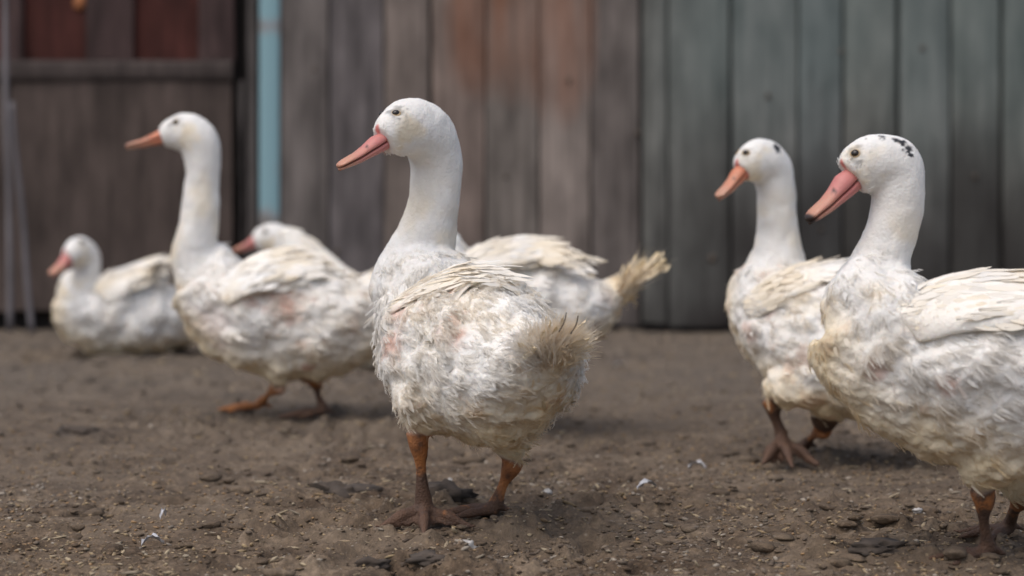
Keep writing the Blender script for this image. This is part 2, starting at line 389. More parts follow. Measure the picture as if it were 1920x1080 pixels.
# ico base for bits
import bmesh
def ico(sub=1):
    bm = bmesh.new(); bmesh.ops.create_icosphere(bm, subdivisions=sub, radius=1)
    V = np.array([v.co[:] for v in bm.verts]); F = np.array([[v.index for v in f.verts] for f in bm.faces]); bm.free(); return V, F
I1 = ico(1); I2 = ico(3)
def scatter(name, n, size, flat, elong, mat, label, power=2.2, sink=.25, clump=None, seed=5, ymax=6.2):
    r = np.random.default_rng(seed)
    iy = r.uniform(1 / ymax, 1 / 2.3, n * 3); y = 1 / iy
    x = r.uniform(-1, 1, n * 3) * (.26 * y + .05)
    if clump is not None:
        d = fbm(np.stack([x, y, y * 0], 1), clump, 3, 77 + seed); keep = r.random(n * 3) < smooth(.38, .66, d) + .08
        x, y = x[keep], y[keep]
    x, y = x[:n], y[:n]; n = len(x)
    s = size[0] + (size[1] - size[0]) * r.random(n) ** power
    V0, F0 = I1; k = len(V0)
    jit = 1 + .28 * (r.random((n, k)) - .5) * 2
    P = V0[None] * jit[..., None]
    sc = np.stack([s * r.uniform(1, elong, n), s, s * r.uniform(flat, 1, n) * .9], 1); P = P * sc[:, None]
    ang = r.uniform(0, 2 * np.pi, n); tilt = r.normal(0, .25, n)
    c, q = np.cos(tilt), np.sin(tilt); P = np.stack([P[..., 0] * c[:, None] - P[..., 2] * q[:, None], P[..., 1], P[..., 0] * q[:, None] + P[..., 2] * c[:, None]], -1)
    c, q = np.cos(ang), np.sin(ang); P = np.stack([P[..., 0] * c[:, None] - P[..., 1] * q[:, None], P[..., 0] * q[:, None] + P[..., 1] * c[:, None], P[..., 2]], -1)
    z = ground_h(x, y) + sc[:, 2] * (1 - 2 * sink)
    P += np.stack([x, y, z], 1)[:, None]
    F = (F0[None] + (np.arange(n) * k)[:, None, None]).reshape(-1, 3)
    me = mesh_np(name, P.reshape(-1, 3), F, [mat], False); fattr(me, 'pick', np.repeat(r.random(n), k))
    return link(name, me, kind='stuff', label=label)
scatter('earth_crumbs', 22000, (.0010, .0042), .30, 2.2, M_CRUMB, 'loose crumbs of earth and small stones on the ground', 3.6, .32, 4.0, 5)
scatter('spilled_grain', 9000, (.0008, .0027), .45, 2.2, M_GRAIN, 'spilled yellow grain trodden into the earth', 1.5, .2, 2.5, 8)
scatter('wood_chips', 7000, (.0007, .0034), .3, 4.5, M_STRAW, 'chips and bits of straw lying on the earth', 3.0, .1, 2.0, 12)

def clods(name, n, size, seed, label):
    r = np.random.default_rng(seed); V0, F0 = ico(2); k = len(V0)
    iy = r.uniform(1 / 5.5, 1 / 2.3, n); y = 1 / iy; x = r.uniform(-1, 1, n) * (.26 * y + .05)
    s_ = size[0] + (size[1] - size[0]) * r.random(n) ** 3
    off = r.uniform(0, 90, (n, 1, 3))
    q = (V0[None] * 1.4 + off).reshape(-1, 3); d = (1 + 1.3 * (fbm(q, 1, 3, 4) - .5)).reshape(n, k)
    P = V0[None] * d[..., None] * np.stack([s_ * r.uniform(1, 1.9, n), s_, s_ * r.uniform(.3, .6, n)], 1)[:, None]
    an = r.uniform(0, 6.28, n); c, q = np.cos(an)[:, None], np.sin(an)[:, None]
    P = np.stack([P[..., 0] * c - P[..., 1] * q, P[..., 0] * q + P[..., 1] * c, P[..., 2]], -1) + np.stack([x, y, ground_h(x, y) + s_ * .05], 1)[:, None]
    F = (F0[None] + (np.arange(n) * k)[:, None, None]).reshape(-1, 3)
    return link(name, mesh_np(name, P.reshape(-1, 3), F, [M_GROUND], False), kind='stuff', label=label)
clods('small_clods', 1000, (.003, .016), 31, 'small lumps of dry earth strewn over the yard')
clods('fine_clods', 5000, (.0018, .006), 37, 'fine crumbly bits of earth all over the yard')

def lump(name, px, py, wpx, hpx, mat, label, cat, seed, flat=1.0, depth=.7):
    Y = GY(py); r = np.random.default_rng(seed); s = F_PX / Y
    a_, c = wpx / 2 / s, hpx / s
    V0, F0 = I2; d = 1 + 2.2 * (fbm(V0 + seed * 3.1, 1.6, 3, seed) - .5) + 1.1 * (fbm(V0, 5, 3, seed) - .5)
    P = V0 * d[:, None] * np.array([a_, a_ * depth, c * .62])
    x = (px - 960) / s
    me = mesh_np(name, P, F0, [mat])
    return link(name, me, loc=(x, Y, gz(x, Y) + c * .08), label=label, category=cat)

def feather_bit(px, py, L, az, label, seed):
    Y = GY(py); x = (px - 960) / F_PX * Y; r = np.random.default_rng(seed)
    V = []; Fc = []
    for i, v in enumerate(np.linspace(0, 1, 9)):
        hw = L * .2 * math.sin(math.pi * min(1, v * .9 + .06)) ** .7
        for j, u in enumerate((-1, -.5, 0, .5, 1)):
            V.append((v * L, u * hw * (1 + .3 * r.normal()), .004 + .010 * math.sin(v * 3) + abs(u) * .004 + .0015 * r.normal()))
    for i in range(8):
        for j in range(4): Fc.append((i * 5 + j, i * 5 + j + 1, i * 5 + j + 6, i * 5 + j + 5))
    o = link('loose_feather', mesh_np('loose_feather', np.array(V), Fc, [M_FLUFF]), loc=(x, Y, gz(x, Y) + .002), label=label, category='feather')
    o['group'] = 'small loose feathers on the ground'; o.rotation_euler = (0, 0, az)

# ------------------------------------------------------------------ fence
FY = 6.30; FS = F_PX / FY
def fx(px): return (px - 960) / FS
def plank(name, x0, x1, z0, z1, y, th, mat, color, parent, seed, wob=.0025, holes=(), axis_='z'):
    """one sawn board with slightly uneven edges"""
    r = np.random.default_rng(seed)
    vert = axis_ == 'z'; n = max(4, int(((z1 - z0) if vert else (x1 - x0)) / .05)); m = 5
    V = []; q = np.linspace(0, 1, n + 1)
    e0 = wob * (fbm(np.stack([q * 7, q * 0 + seed, q * 0], 1), 1, 3, seed) - .5) * 2
    e1 = wob * (fbm(np.stack([q * 7, q * 0 + seed, q * 0 + 9], 1), 1, 3, seed) - .5) * 2
    cup = r.uniform(-.003, .003); tw = r.uniform(-.004, .004)
    for side in (0, 1):
        for i, t in enumerate(q):
            for j in range(m):
                u = j / (m - 1)
                if vert:
                    x = x0 + e0[i] + (x1 - x0 + e1[i] - e0[i]) * u; z = z0 + (z1 - z0) * t + (r.uniform(-.004, .004) if i == 0 else 0)
                else:
                    x = x0 + (x1 - x0) * t; z = z0 + e0[i] + (z1 - z0 + e1[i] - e0[i]) * u
                bev = .0035 if (j in (0, m - 1) and side == 0) else 0
                V.append((x, y + (th if side else 0) + bev + cup * (1 - (2 * u - 1) ** 2) + tw * (t - .5) * (2 * u - 1), z))
    V = np.array(V); Fc = []; k = (n + 1) * m
    for i in range(n):
        for j in range(m - 1):
            a_ = i * m + j; Fc.append((a_, a_ + 1, a_ + m + 1, a_ + m)); b_ = a_ + k; Fc.append((b_, b_ + m, b_ + m + 1, b_ + 1))
        a_ = i * m; Fc.append((a_, a_ + m, a_ + m + k, a_ + k)); a_ = i * m + m - 1; Fc.append((a_, a_ + k, a_ + k + m, a_ + m))
    for j in range(m - 1):
        Fc.append((j, j + k, j + k + 1, j + 1)); a_ = n * m + j; Fc.append((a_, a_ + 1, a_ + 1 + k, a_ + k))
    me = mesh_np(name, V, Fc, [mat], False)
    # where the wood is bare, green or dark (towards the ground and lower right)
    nzv = fbm(V * np.array([1, 1, .35]), 7, 3, 51)
    bare = smooth(.42, .62, nzv) * smooth(.48, .72, V[:, 2] + .14 * (nzv - .5)) * smooth(-.30, -.18, V[:, 0]) * (1 - smooth(.22, .34, V[:, 0]))
    bare = np.maximum(bare, smooth(.55, .8, V[:, 2]) * smooth(-.3, -.1, V[:, 0]) * (1 - smooth(.2, .32, V[:, 0])) * .7)
    green = smooth(.25, .75, fbm(V * np.array([1, 1, .4]), 4, 3, 90) + .25) * smooth(.30, .60, V[:, 0]) * smooth(.30, .85, V[:, 2] + .15 * (nzv - .5))
    stv = fbm(V * np.array([1, 1, .12]), 26, 3, 53)
    win = smooth(-.26, -.16, V[:, 0] + .05 * (nzv - .5)) * (1 - smooth(.20, .30, V[:, 0])) * smooth(.50, .80, V[:, 2] + .25 * (nzv - .5))
    bare = win * (.25 + 1.0 * stv)
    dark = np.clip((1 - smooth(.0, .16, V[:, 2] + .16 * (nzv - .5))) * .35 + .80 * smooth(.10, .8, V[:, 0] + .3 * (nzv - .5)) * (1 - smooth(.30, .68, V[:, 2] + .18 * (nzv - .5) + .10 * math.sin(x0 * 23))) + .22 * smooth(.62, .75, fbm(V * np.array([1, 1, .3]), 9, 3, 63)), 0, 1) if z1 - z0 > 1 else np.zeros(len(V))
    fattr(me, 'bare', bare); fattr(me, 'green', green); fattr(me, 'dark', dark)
    o = link(name, me, parent); o.color = color; return o
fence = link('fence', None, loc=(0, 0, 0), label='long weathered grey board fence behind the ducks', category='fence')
seams = [(525, 0), (616, 3), (720, 3), (806, 7), (910, 5), (1010, 4), (1108, 4), (1201, 8), (1252, 4), (1370, 8), (1497, 4), (1580, 6), (1684, 9), (1783, 6), (1879, 9), (1978, 5), (2080, 5), (2180, 5), (2285, 6), (2390, 5), (2490, 5), (2590, 4), (2700, 4), (2800, 4)]
bcols = [(0.159, 0.143, 0.136), (0.134, 0.122, 0.124), (0.153, 0.134, 0.127), (0.147, 0.122, 0.113), (0.122, 0.113, 0.108), (0.143, 0.128, 0.122), (0.128, 0.117, 0.115), (0.143, 0.141, 0.133), (0.138, 0.138, 0.131), (0.143, 0.141, 0.136), (0.128, 0.133, 0.133), (0.148, 0.148, 0.138), (0.141, 0.143, 0.138), (0.133, 0.136, 0.128), (0.128, 0.128, 0.12)]
FTOP = 2.05
for i in range(len(seams) - 1):
    (p0, g0), (p1, g1) = seams[i], seams[i + 1]
    kk = random.uniform(.86, 1.12); c = tuple(x * kk * q_ for x, q_ in zip(bcols[i % len(bcols)], ((1.34, 1.24, 1.14) if p0 > 700 else (1.02, .98, .95)) if p0 < 1200 else (1.12, 1.12, 1.08))) + (1,)
    zb = .018 + .015 * random.random() if p0 < 1370 else -.01
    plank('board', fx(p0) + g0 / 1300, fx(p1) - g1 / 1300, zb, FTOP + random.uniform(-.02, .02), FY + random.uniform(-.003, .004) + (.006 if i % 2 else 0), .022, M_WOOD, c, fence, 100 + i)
    # cover board behind each joint
    plank('backing_board', fx(p1) - .045, fx(p1) + .045, .0, FTOP - .05, FY + .045, .018, M_WOOD, (.035, .03, .028, 1), fence, 300 + i)
for z in (.28, 1.55):
    plank('rail', fx(525), fx(2800), z, z + .09, FY + .068, .04, M_WOOD, (.09, .08, .075, 1), fence, 500 + int(z * 10), axis_='x')
plank('base_board', fx(525), fx(2800), -.06, .10, FY + .028, .014, M_WOOD, (.03, .026, .024, 1), fence, 555, axis_='x')
def knot(px, py, rp):
    x = fx(px); z = CAM_H + (HOR - py) / FS; r_ = rp / FS
    V0, F0 = I1; P = V0 * np.array([r_, .004, r_ * 1.2]) + np.array([x, FY - .001, z])
    k = link('knot', mesh_np('knot', P, F0, [M_SHAFT]), fence); return k
for q in ((1336, 485, 8), (1578, 96, 5), (1196, 250, 6), (632, 470, 5), (760, 60, 5), (948, 330, 4), (1066, 150, 5), (1440, 180, 5), (1730, 90, 5), (1828, 330, 5), (1540, 430, 4), (590, 130, 4)): knot(*q)

# post with old blue paint
post = link('blue_post', None, label='narrow upright post with flaking light blue paint at the end of the fence', category='post')
pp = plank('post_face', fx(487), fx(524), -.02, FTOP, FY - .012, .05, M_BLUE, (1, 1, 1, 1), post, 71, .0015)
at = pp.data.attributes['bare']; zz = np.array([v.co.z for v in pp.data.vertices])
lo_z = CAM_H + (HOR - 400) / FS
bare = 1 - smooth(lo_z - .06, lo_z + .05, zz); 
zc = CAM_H + (HOR - 52) / FS; bare = np.maximum(bare, .75 * np.exp(-((zz - zc) / .025) ** 2))
at.data.foreach_set('value', (bare * .66 + .22).astype(np.float32))

# gate left of the post
gate = link('gate', None, label='dark brown wooden gate with reddish upper panels left of the blue post', category='gate')
GYY = FY + .03
def zpx(py): return CAM_H + (HOR - py) / FS
gb = (.080, .060, .052, 1)
for i, (p0, p1, cc) in enumerate(((-330, -160, .95), (-158, 12, 1.), (14, 432, 1.0))):
    plank('lower_panel', fx(p0) + .001, fx(p1) - .001, .060, zpx(150), GYY, .02, M_WOOD, tuple(x * cc for x in gb[:3]) + (1,), gate, 700 + i)
plank('middle_rail', fx(-330), fx(434), zpx(150) + .002, zpx(112), GYY - .014, .034, M_WOOD, (.074, .058, .053, 1), gate, 720, axis_='x')
0 and plank('bottom_rail', fx(-330), fx(434), .06, .125, GYY - .012, .032 - .002 - .02, M_WOOD, (.085, .07, .066, 1), gate, 721, axis_='x')
for i, (p0, p1) in enumerate(((-330, -210), (-90, 10), (36, 158), (244, 372))):
    plank('upper_panel', fx(p0) - .012, fx(p1) + .012, zpx(112), FTOP - .1, GYY + .022, .012, M_WOOD, (.060, .020, .016, 1), gate, 730 + i)
for i, (p0, p1) in enumerate(((-212, -88), (10, 38), (157, 246), (370, 436))):
    plank('mullion', fx(p0), fx(p1), zpx(112) + .002, FTOP - .08, GYY - .002, .022, M_WOOD, (.060, .038, .036, 1), gate, 740 + i)
plank('stile', fx(462), fx(479), .02, FTOP, GYY - .004, .03, M_WOOD, (.085, .074, .070, 1), gate, 750, .003)
plank('split_strip', fx(449), fx(456), .06, zpx(150), GYY + .004, .018, M_WOOD, (.08, .07, .066, 1), gate, 751, .012)
plank('dark_backing', fx(-330), fx(486), -.04, FTOP - .05, GYY + .05, .015, M_WOOD, (.016, .013, .012, 1), gate, 752, .001)  # near-black sheet added behind the gate to keep its gaps dark
# bit of bright rust near the top
V0, F0 = I1
link('rust_patch', mesh_np('rust_patch', V0 * np.array([.024, .003, .03]) + np.array([fx(143), GYY + .0215, zpx(2)]), F0, [mat_plain('rust', (.30, .11, .04), .8, .4, 50)]), gate)

def pole(px0, py0, px1, py1, Y, r_, label):
    a_ = W(px0, py0, Y); b_ = W(px1, py1, Y)
    b_[2] = max(b_[2], gz(b_[0], b_[1]) - .02)
    pts = [a_ + (b_ - a_) * t + np.array([.002 * math.sin(t * 9 + px0), 0, 0]) for t in np.linspace(0, 1, 6)]
    pts = [p - b_ for p in pts]
    V, Fc = tube(pts, [r_ * .8, r_ * .9, r_, r_, r_ * 1.05, r_ * 1.1], 10)
    me = mesh_np('pole', V, Fc, [M_WOOD])
    for k in ('bare', 'green', 'dark'): fattr(me, k, np.zeros(len(V)))
    o = link('pole', me, loc=b_, label=label, category='pole', group='thin poles at the left edge'); o.color = (.17, .155, .16, 1)
pole(8, -60, 20, 622, 6.1, .009, 'upright thin grey pole at the left edge beside the gate')
pole(22, 190, 60, 622, 6.14, .008, 'leaning thin grey pole just right of the upright one')

# ------------------------------------------------------------------ ducks
BODY = np.array([  # x forward, z, half width, up, down
    (-.245, .232, .022, .012, .016), (-.205, .222, .050, .030, .040), (-.145, .207, .083, .058, .082),
    (-.070, .200, .108, .088, .118), (.005, .208, .119, .100, .130), (.078, .224, .117, .092, .122),
    (.130, .248, .100, .072, .104), (.158, .290, .080, .066, .086)])
SIT = np.array([
    (-.235, .125, .022, .012, .016), (-.20, .115, .052, .030, .040), (-.145, .108, .090, .058, .075),
    (-.070, .108, .118, .085, .100), (.005, .115, .128, .100, .112), (.080, .122, .122, .098, .115),
    (.125, .138, .100, .078, .096), (.140, .172, .074, .058, .075)])

def blades(P, Nn, D, L, Wd, lift, curl, ragged=.15, seg=4):
    """feather blades: root P, normal Nn, direction D"""
    n = len(P); D = unit(D - (D * Nn).sum(1, keepdims=True) * Nn); S = np.cross(D, Nn)
    vv = np.linspace(0, 1, seg); prof = np.interp(vv, [0, .25, .6, .85, 1], [.28, .8, 1, .72, .12])
    out = np.zeros((n, seg, 3, 3))
    for i, v in enumerate(vv):
        h = L * (np.sin(lift) * v - curl * v * v)
        fw = L * np.cos(lift) * v
        for j, u in enumerate((-1, 0, 1)):
            jw = 1 + ragged * rng.normal(size=n)
            out[:, i, j] = P + D * (fw * (1 - .06 * abs(u)))[:, None] + Nn * (h - abs(u) * Wd * .18)[:, None] + S * (u * Wd * prof[i] * jw)[:, None]
    k = seg * 3; base = (np.arange(n) * k)[:, None]
    f = []
    for i in range(seg - 1):
        for j in range(2): f.append([i * 3 + j, i * 3 + j + 1, i * 3 + j + 4, i * 3 + j + 3])
    F = (base[:, :, None] + np.array(f)[None]).reshape(-1, 4)
    uv = np.tile(np.array([[(j / 2, v) for j in range(3)] for v in vv]).reshape(-1, 2), (n, 1))
    return out.reshape(-1, 3), F, uv, k
def feather_mesh(name, V, F, uv, attrs, nrm=None):
    me = mesh_np(name, V, F, [M_FEA])
    if nrm is not None: me.normals_split_custom_set_from_vertices(nrm.astype(np.float32))
    l = me.uv_layers.new(name='UVMap'); l.data.foreach_set('uv', uv[F.ravel()].astype(np.float32).ravel())
    for k, v in attrs.items(): fattr(me, k, v)
    return me
def quill(L, Wd, bend, droop, seed):
    """one large flight or tail feather along +x, lying in the xy plane"""
    r = np.random.default_rng(seed); V = []; F = []; UV = []
    n = 12; m = 7
    nt = sorted(r.uniform(.3, .95, 2))
    for i in range(n + 1):
        v = i / n
        pw = np.interp(v, [0, .12, .35, .75, .93, 1], [.08, .35, .85, 1, .72, .18])
        for j in range(m):
            u = j / (m - 1) * 2 - 1
            k = pw * (1 + .07 * r.normal()) * (.72 if u < 0 else 1.05)
            V.append((L * v - L * .05 * u * u * v, u * Wd * k + bend * L * v * v, -droop * L * v * v - abs(u) * Wd * .22 + (.0012 if abs(u) < .01 else 0) + .0012 * r.normal() * abs(u)))
            UV.append((j / (m - 1), v * L / .07))
    for i in range(n):
        for j in range(m - 1): F.append((i * m + j, i * m + j + 1, i * m + m + j + 1, i * m + m + j))
    return np.array(V), np.array(F), np.array(UV)
QUILLS = {}
def quill_data(kind, L, Wd, bend, droop, seed, stain):
    key = (kind, seed)
    if key not in QUILLS:
        V, F, UV = quill(L, Wd, bend, droop, seed)
        k = np.clip(V[:, 0] / L, 0, 1)
        st = np.clip(stain * (.5 + .8 * k) * (.5 + fbm(V, 60, 3, seed)), 0, 1)
        QUILLS[key] = feather_mesh(kind, V, F, UV, {'stain': st, 'skin': st * 0, 'black': st * 0, 'tone': -.10 * fbm(V, 90, 2, seed + 4)})
    return QUILLS[key]
def place_quill(name, kind_args, origin, D, Nn, scale, parent, inv):
    D = unit(D); Nn = unit(Nn - np.dot(Nn, D) * D); S = np.cross(Nn, D)
    o = link(name, quill_data(*kind_args), parent)
    from mathutils import Matrix
    M = Matrix(((D[0] * scale, S[0] * scale, Nn[0] * scale, origin[0]), (D[1] * scale, S[1] * scale, Nn[1] * scale, origin[1]), (D[2] * scale, S[2] * scale, Nn[2] * scale, origin[2]), (0, 0, 0, 1)))
    o.matrix_basis = inv @ M if inv is not None else M
    return o

def remesh(V, F, vox, it=5):
    me = mesh_np('tmp', V, F); o = bpy.data.objects.new('tmp', me); COL.objects.link(o)
    m = o.modifiers.new('r', 'REMESH'); m.mode = 'VOXEL'; m.voxel_size = vox
    s = o.modifiers.new('s', 'SMOOTH'); s.iterations = it; s.factor = .5
    dg = bpy.context.evaluated_depsgraph_get(); dg.update()
    ev = o.evaluated_get(dg); me2 = bpy.data.meshes.new_from_object(ev)
    bpy.data.objects.remove(o); bpy.data.meshes.remove(me)
    return me2

def build_foot(base, head, spread=38, size=1.0, lift=0.0, pitch=0.0):
    """three toes joined by web, and a hind toe; base on the ground, head = world angle the foot points"""
    parts = []; tips = []
    b = np.array(base)
    for k, (da, L) in enumerate(((-spread, .066), (0, .080), (spread, .070))):
        a_ = R(head + da); d = np.array([math.cos(a_), math.sin(a_), 0]); L *= size
        pts = [b + np.array([0, 0, .010]), b + d * L * .3 + np.array([0, 0, .0095 + lift * .3]), b + d * L * .52 + np.array([0, 0, .0085 + lift * .45]), b + d * L * .75 + np.array([0, 0, .0065 + lift * .8]), b + d * L + np.array([0, 0, .003 + lift])]
        parts.append(tube(pts, np.array([.0100, .0072, .0084, .0060, .0040]) * size, 8)); tips.append(d * L * .93)
        parts.append(tube([pts[-1], pts[-1] + d * .006 + [0, 0, .002], pts[-1] + d * .012 - [0, 0, .002]], [.0028, .0024, .0012], 6))
    for k in (0, 1):
        t0, t1 = tips[k], tips[k + 1]; V = []; F = []
        n = 6
        for s_ in (0, 1):
            for i in range(n + 1):
                for j in range(n + 1):
                    u = i / n; v = j / n; e = (t0 * (1 - v) + t1 * v) * u * (1 - .58 * math.sin(math.pi * v) * u)
                    V.append(b + e + np.array([0, 0, .0015 + s_ * .0045 + lift * u]))
        k2 = (n + 1) ** 2
        for i in range(n):
            for j in range(n):
                a0 = i * (n + 1) + j; F += [(a0, a0 + 1, a0 + n + 2, a0 + n + 1), (a0 + k2, a0 + n + 1 + k2, a0 + n + 2 + k2, a0 + 1 + k2)]
        for i in range(n):
            a0 = i * (n + 1); F.append((a0, a0 + n + 1, a0 + n + 1 + k2, a0 + k2)); a0 = i * (n + 1) + n; F.append((a0, a0 + k2, a0 + n + 1 + k2, a0 + n + 1))
            a0 = n * (n + 1) + i; F.append((a0, a0 + 1, a0 + 1 + k2, a0 + k2)); F.append((i, i + k2, i + 1 + k2, i + 1))
        parts.append((np.array(V), F))
    a_ = R(head + 180); d = np.array([math.cos(a_), math.sin(a_), 0])
    parts.append(tube([b + [0, 0, .014], b + d * .013 + [0, 0, .012], b + d * .024 + [0, 0, .006]], [.006, .0050, .0025], 8))
    return parts

def make_duck(spec):
    Y0 = spec['Y']; ang = R(spec['yaw']); s0 = F_PX / Y0
    fwd = np.array([-math.cos(ang), math.sin(ang), 0]); lft = np.array([-math.sin(ang), -math.cos(ang), 0]); upz = np.array([0, 0, 1.])
    O = np.array([(spec['px'] - 960) / s0, Y0, 0])
    T = (SIT if spec.get('sit') else BODY).copy()
    T[:, 0] *= spec.get('len', 1); T[:, 2:] *= spec.get('fat', 1)
    T[:, 1] += spec.get('dz', 0)
    p = R(spec.get('pitch', 0)); cx, cz = 0, T[4, 1]
    xr = cx + (T[:, 0] - cx) * math.cos(p) - (T[:, 1] - cz) * math.sin(p); zr = cz + (T[:, 0] - cx) * math.sin(p) + (T[:, 1] - cz) * math.cos(p)
    nodes = [np.r_[O + fwd * xr[i] + upz * zr[i], T[i, 2:]] for i in range(len(T))]
    for (px, py, dd, w, ru, rd) in spec['neck']:
        nodes.append(np.r_[W(px, py, Y0 + dd), w, ru, rd])
    per = 7
    S = catmull(nodes, per); C = S[:, :3]; nb = len(T) * per; n = len(S)
    Tn = unit(np.gradient(C, axis=0))
    U = [unit(upz - np.dot(upz, Tn[0]) * Tn[0])]
    for i in range(1, n):
        u = U[-1]; v = np.cross(Tn[i - 1], Tn[i]); c = np.dot(Tn[i - 1], Tn[i])
        u = u * c + np.cross(v, u) + v * np.dot(v, u) / (1 + c); u = u - np.dot(u, Tn[i]) * Tn[i]; U.append(unit(u))
    U = np.array(U)
    # spread the turn of the head along the neck
    want = unit(upz - np.dot(upz, Tn[-1]) * Tn[-1]); d = math.atan2(np.dot(np.cross(U[-1], want), Tn[-1]), np.dot(U[-1], want))
    i0 = nb - 4; i1 = n - 3 * per
    for i in range(n):
        k = d * float(smooth(i0, i1, i)); U[i] = U[i] * math.cos(k) + np.cross(Tn[i], U[i]) * math.sin(k)
    Lt = np.cross(Tn, U)
    w, ru, rd = (np.maximum(S[:, k], .004) for k in (3, 4, 5))
    parts = [loft(C, U, Lt, w, ru, rd, 28)]
    hb, ht, hu, hl = C[-1], Tn[-1], U[-1], Lt[-1]
    # legs
    legs = []
    for (hx, hy, hdd, fpx, fpy, head, kw) in spec.get('legs', ()):
        hock = W(hx, hy, Y0 + hdd); Yf = GY(fpy); foot = np.array([(fpx - 960) / F_PX * Yf, Yf, 0]); foot[2] = gz(foot[0], foot[1]) + .004 + kw.get('up', 0)
        side = np.dot(hock - O, lft); sg = 1 if side > 0 else -1
        hip = O + lft * sg * .055 + upz * (.17 + spec.get('dz', 0)) + fwd * .01
        q = 1.12 * spec.get('legr', 1)
        ank = foot + np.array([0, 0, .016])
        if kw.get('thigh', 1):
            tf = kw.get('tf', 1.0); mid = hip * .45 + hock * .55
            parts.append(tube([hip, mid, hock + (mid - hock) * .25, hock], [.05, .038 * tf, .022 * tf, .014], 14))
        back = -fwd * .004
        pts = [hock, hock * .84 + ank * .16 + back, hock * .52 + ank * .48, hock * .24 + ank * .76, ank]
        rr = [.0135 * q, .0138 * q, .0074 * q, .0076 * q, .0108 * q]
        parts.append(tube(pts, rr, 12)); parts += build_foot(foot, head, kw.get('spread', 36), kw.get('size', 1.), kw.get('lift', 0))
        legs.append((hock, ank, foot, kw))
    V, F = join(parts)
    vox = spec.get('vox', .003)
    me = remesh(V, F, vox, 6 if vox > .0029 else 9)
    nv = len(me.vertices); P = np.zeros(nv * 3); me.vertices.foreach_get('co', P); P = P.reshape(-1, 3)
    Nm = np.zeros(nv * 3); me.vertices.foreach_get('normal', Nm); Nm = Nm.reshape(-1, 3)
    def spine_t(Q):
        out = np.zeros(len(Q), int)
        for a0 in range(0, len(Q), 20000):
            q = Q[a0:a0 + 20000]
            rel = q[:, None] - C[None]; dd = (rel ** 2).sum(-1) / (np.maximum(w, ru)[None] ** 2)
            out[a0:a0 + 20000] = dd.argmin(1)
        return out
    ti = spine_t(P)
    ne_ = len(me.edges); ed_ = np.zeros(ne_ * 2, np.int32); me.edges.foreach_get('vertices', ed_); ed_ = ed_.reshape(-1, 2)
    tf_ = ti.astype(float); dg_ = np.bincount(ed_.ravel(), minlength=nv) + 1e-9
    for _ in range(60):
        tf_ = .5 * tf_ + .5 * (np.bincount(ed_[:, 0], tf_[ed_[:, 1]], nv) + np.bincount(ed_[:, 1], tf_[ed_[:, 0]], nv)) / dg_
    ti = np.clip(np.rint(tf_), 0, n - 1).astype(int)
    # bare legs
    leg = np.zeros(nv); mud = np.zeros(nv)
    for hock, ank, foot, kw in legs:
        ax = ank - hock; tt = ((P - hock) @ ax) / (ax @ ax); dl = np.linalg.norm(P - hock - np.clip(tt, -.3, 1)[:, None] * ax, axis=1)
        lm = (dl < .026) & (tt > -.12) | (np.linalg.norm((P - foot) * [1, 1, 1.5], axis=1) < .11) & (P[:, 2] < foot[2] + .045)
        leg[lm] = np.maximum(leg[lm], smooth(-.12, .05, tt[lm]))
        mud[lm] = np.clip(kw.get('mud', .5) * (.35 + 1.25 * np.clip(tt[lm], 0, 1) ** 2), 0, 1)
    head_m = smooth(nb + 1.5 * per, nb + 3.2 * per, ti); body_m = 1 - smooth(nb - 2.4 * per, nb + .6 * per, ti)
    fl = 1 - leg
    amp = body_m * spec.get('lump', 1)
    P2 = P + Nm * ((((fbm(P, 15, 2, spec['seed'] + 2) - .5) * .030 + (fbm(P, 34, 3, spec['seed']) - .5) * .016 + (fbm(P * [1, 1, 1.3], 62, 3, spec['seed'] + 5) - .5) * .009) * amp * fl)[:, None] + ((fbm(P * [1, 1, .8], 30, 2, 14) - .5) * .0070 * (1 - head_m) + (fbm(P * [1, 1, .7], 60, 2, 8) - .5) * .0034 * fl * (1 - body_m) + (fbm(P * [1, 1, .55], 190, 2, 18) - .5) * .0016 * fl * (1 - .8 * head_m))[:, None])
    # keep the face smooth where the bill joins
    me.vertices.foreach_set('co', P2.ravel()); me.update(); P = P2
    me.vertices.foreach_get('normal', tmp := np.zeros(nv * 3)); Nm = tmp.reshape(-1, 3)
    bvh = BVHTree.FromPolygons([tuple(v) for v in P], [tuple(f.vertices) for f in me.polygons])
    eye0 = Vector((0, 0, CAM_H))
    def hit(px, py):
        dv = Vector(W(px, py, 1.0)) - eye0; dv.normalize(); h = bvh.ray_cast(eye0, dv)
        return (np.array(h[0]), np.array(h[1])) if h[0] is not None else (None, None)
    patches = []
    for kind, px, py, rp, st in spec.get('patch', ()):
        h, _ = hit(px, py)
        if h is not None: patches.append((kind, h, rp / s0, st))
    eh_, _ = hit(*spec['eye'])
    if eh_ is not None: patches += [('stain', eh_, .0135, .55), ('black', eh_, .0150, .55), ('stain', eh_ + np.array([.012, 0, -.026]), .034, .62), ('stain', eh_ + np.array([-.010, 0, -.014]), .012, .35)]
    def marks(Q, t_idx, nq=None):
        m = {k: np.zeros(len(Q)) for k in ('stain', 'skin', 'black', 'pink')}
        head_soft = smooth(nb + 1.5 * per, nb + 4 * per, t_idx)
        n1 = fbm(Q, 16, 3, 11 + spec['seed']); n2 = fbm(Q, 40, 3, 19 + spec['seed'])
        bm_ = 1 - smooth(nb - .5 * per, nb + 1.5 * per, t_idx)
        relu = ((Q - C[t_idx]) * U[t_idx]).sum(1) / rd[t_idx]
        m['stain'] = np.clip(smooth(.48, .75, n1) * .20 * bm_ + smooth(.5, .8, n2) * .10 * bm_ + smooth(.25, 1.0, -relu + .3 * (n2 - .5)) * .75 * bm_ * spec.get('belly', 1) + .05 + .42 * smooth(.42, .7, n1) * (1 - bm_) * (1 - head_soft), 0, 1)
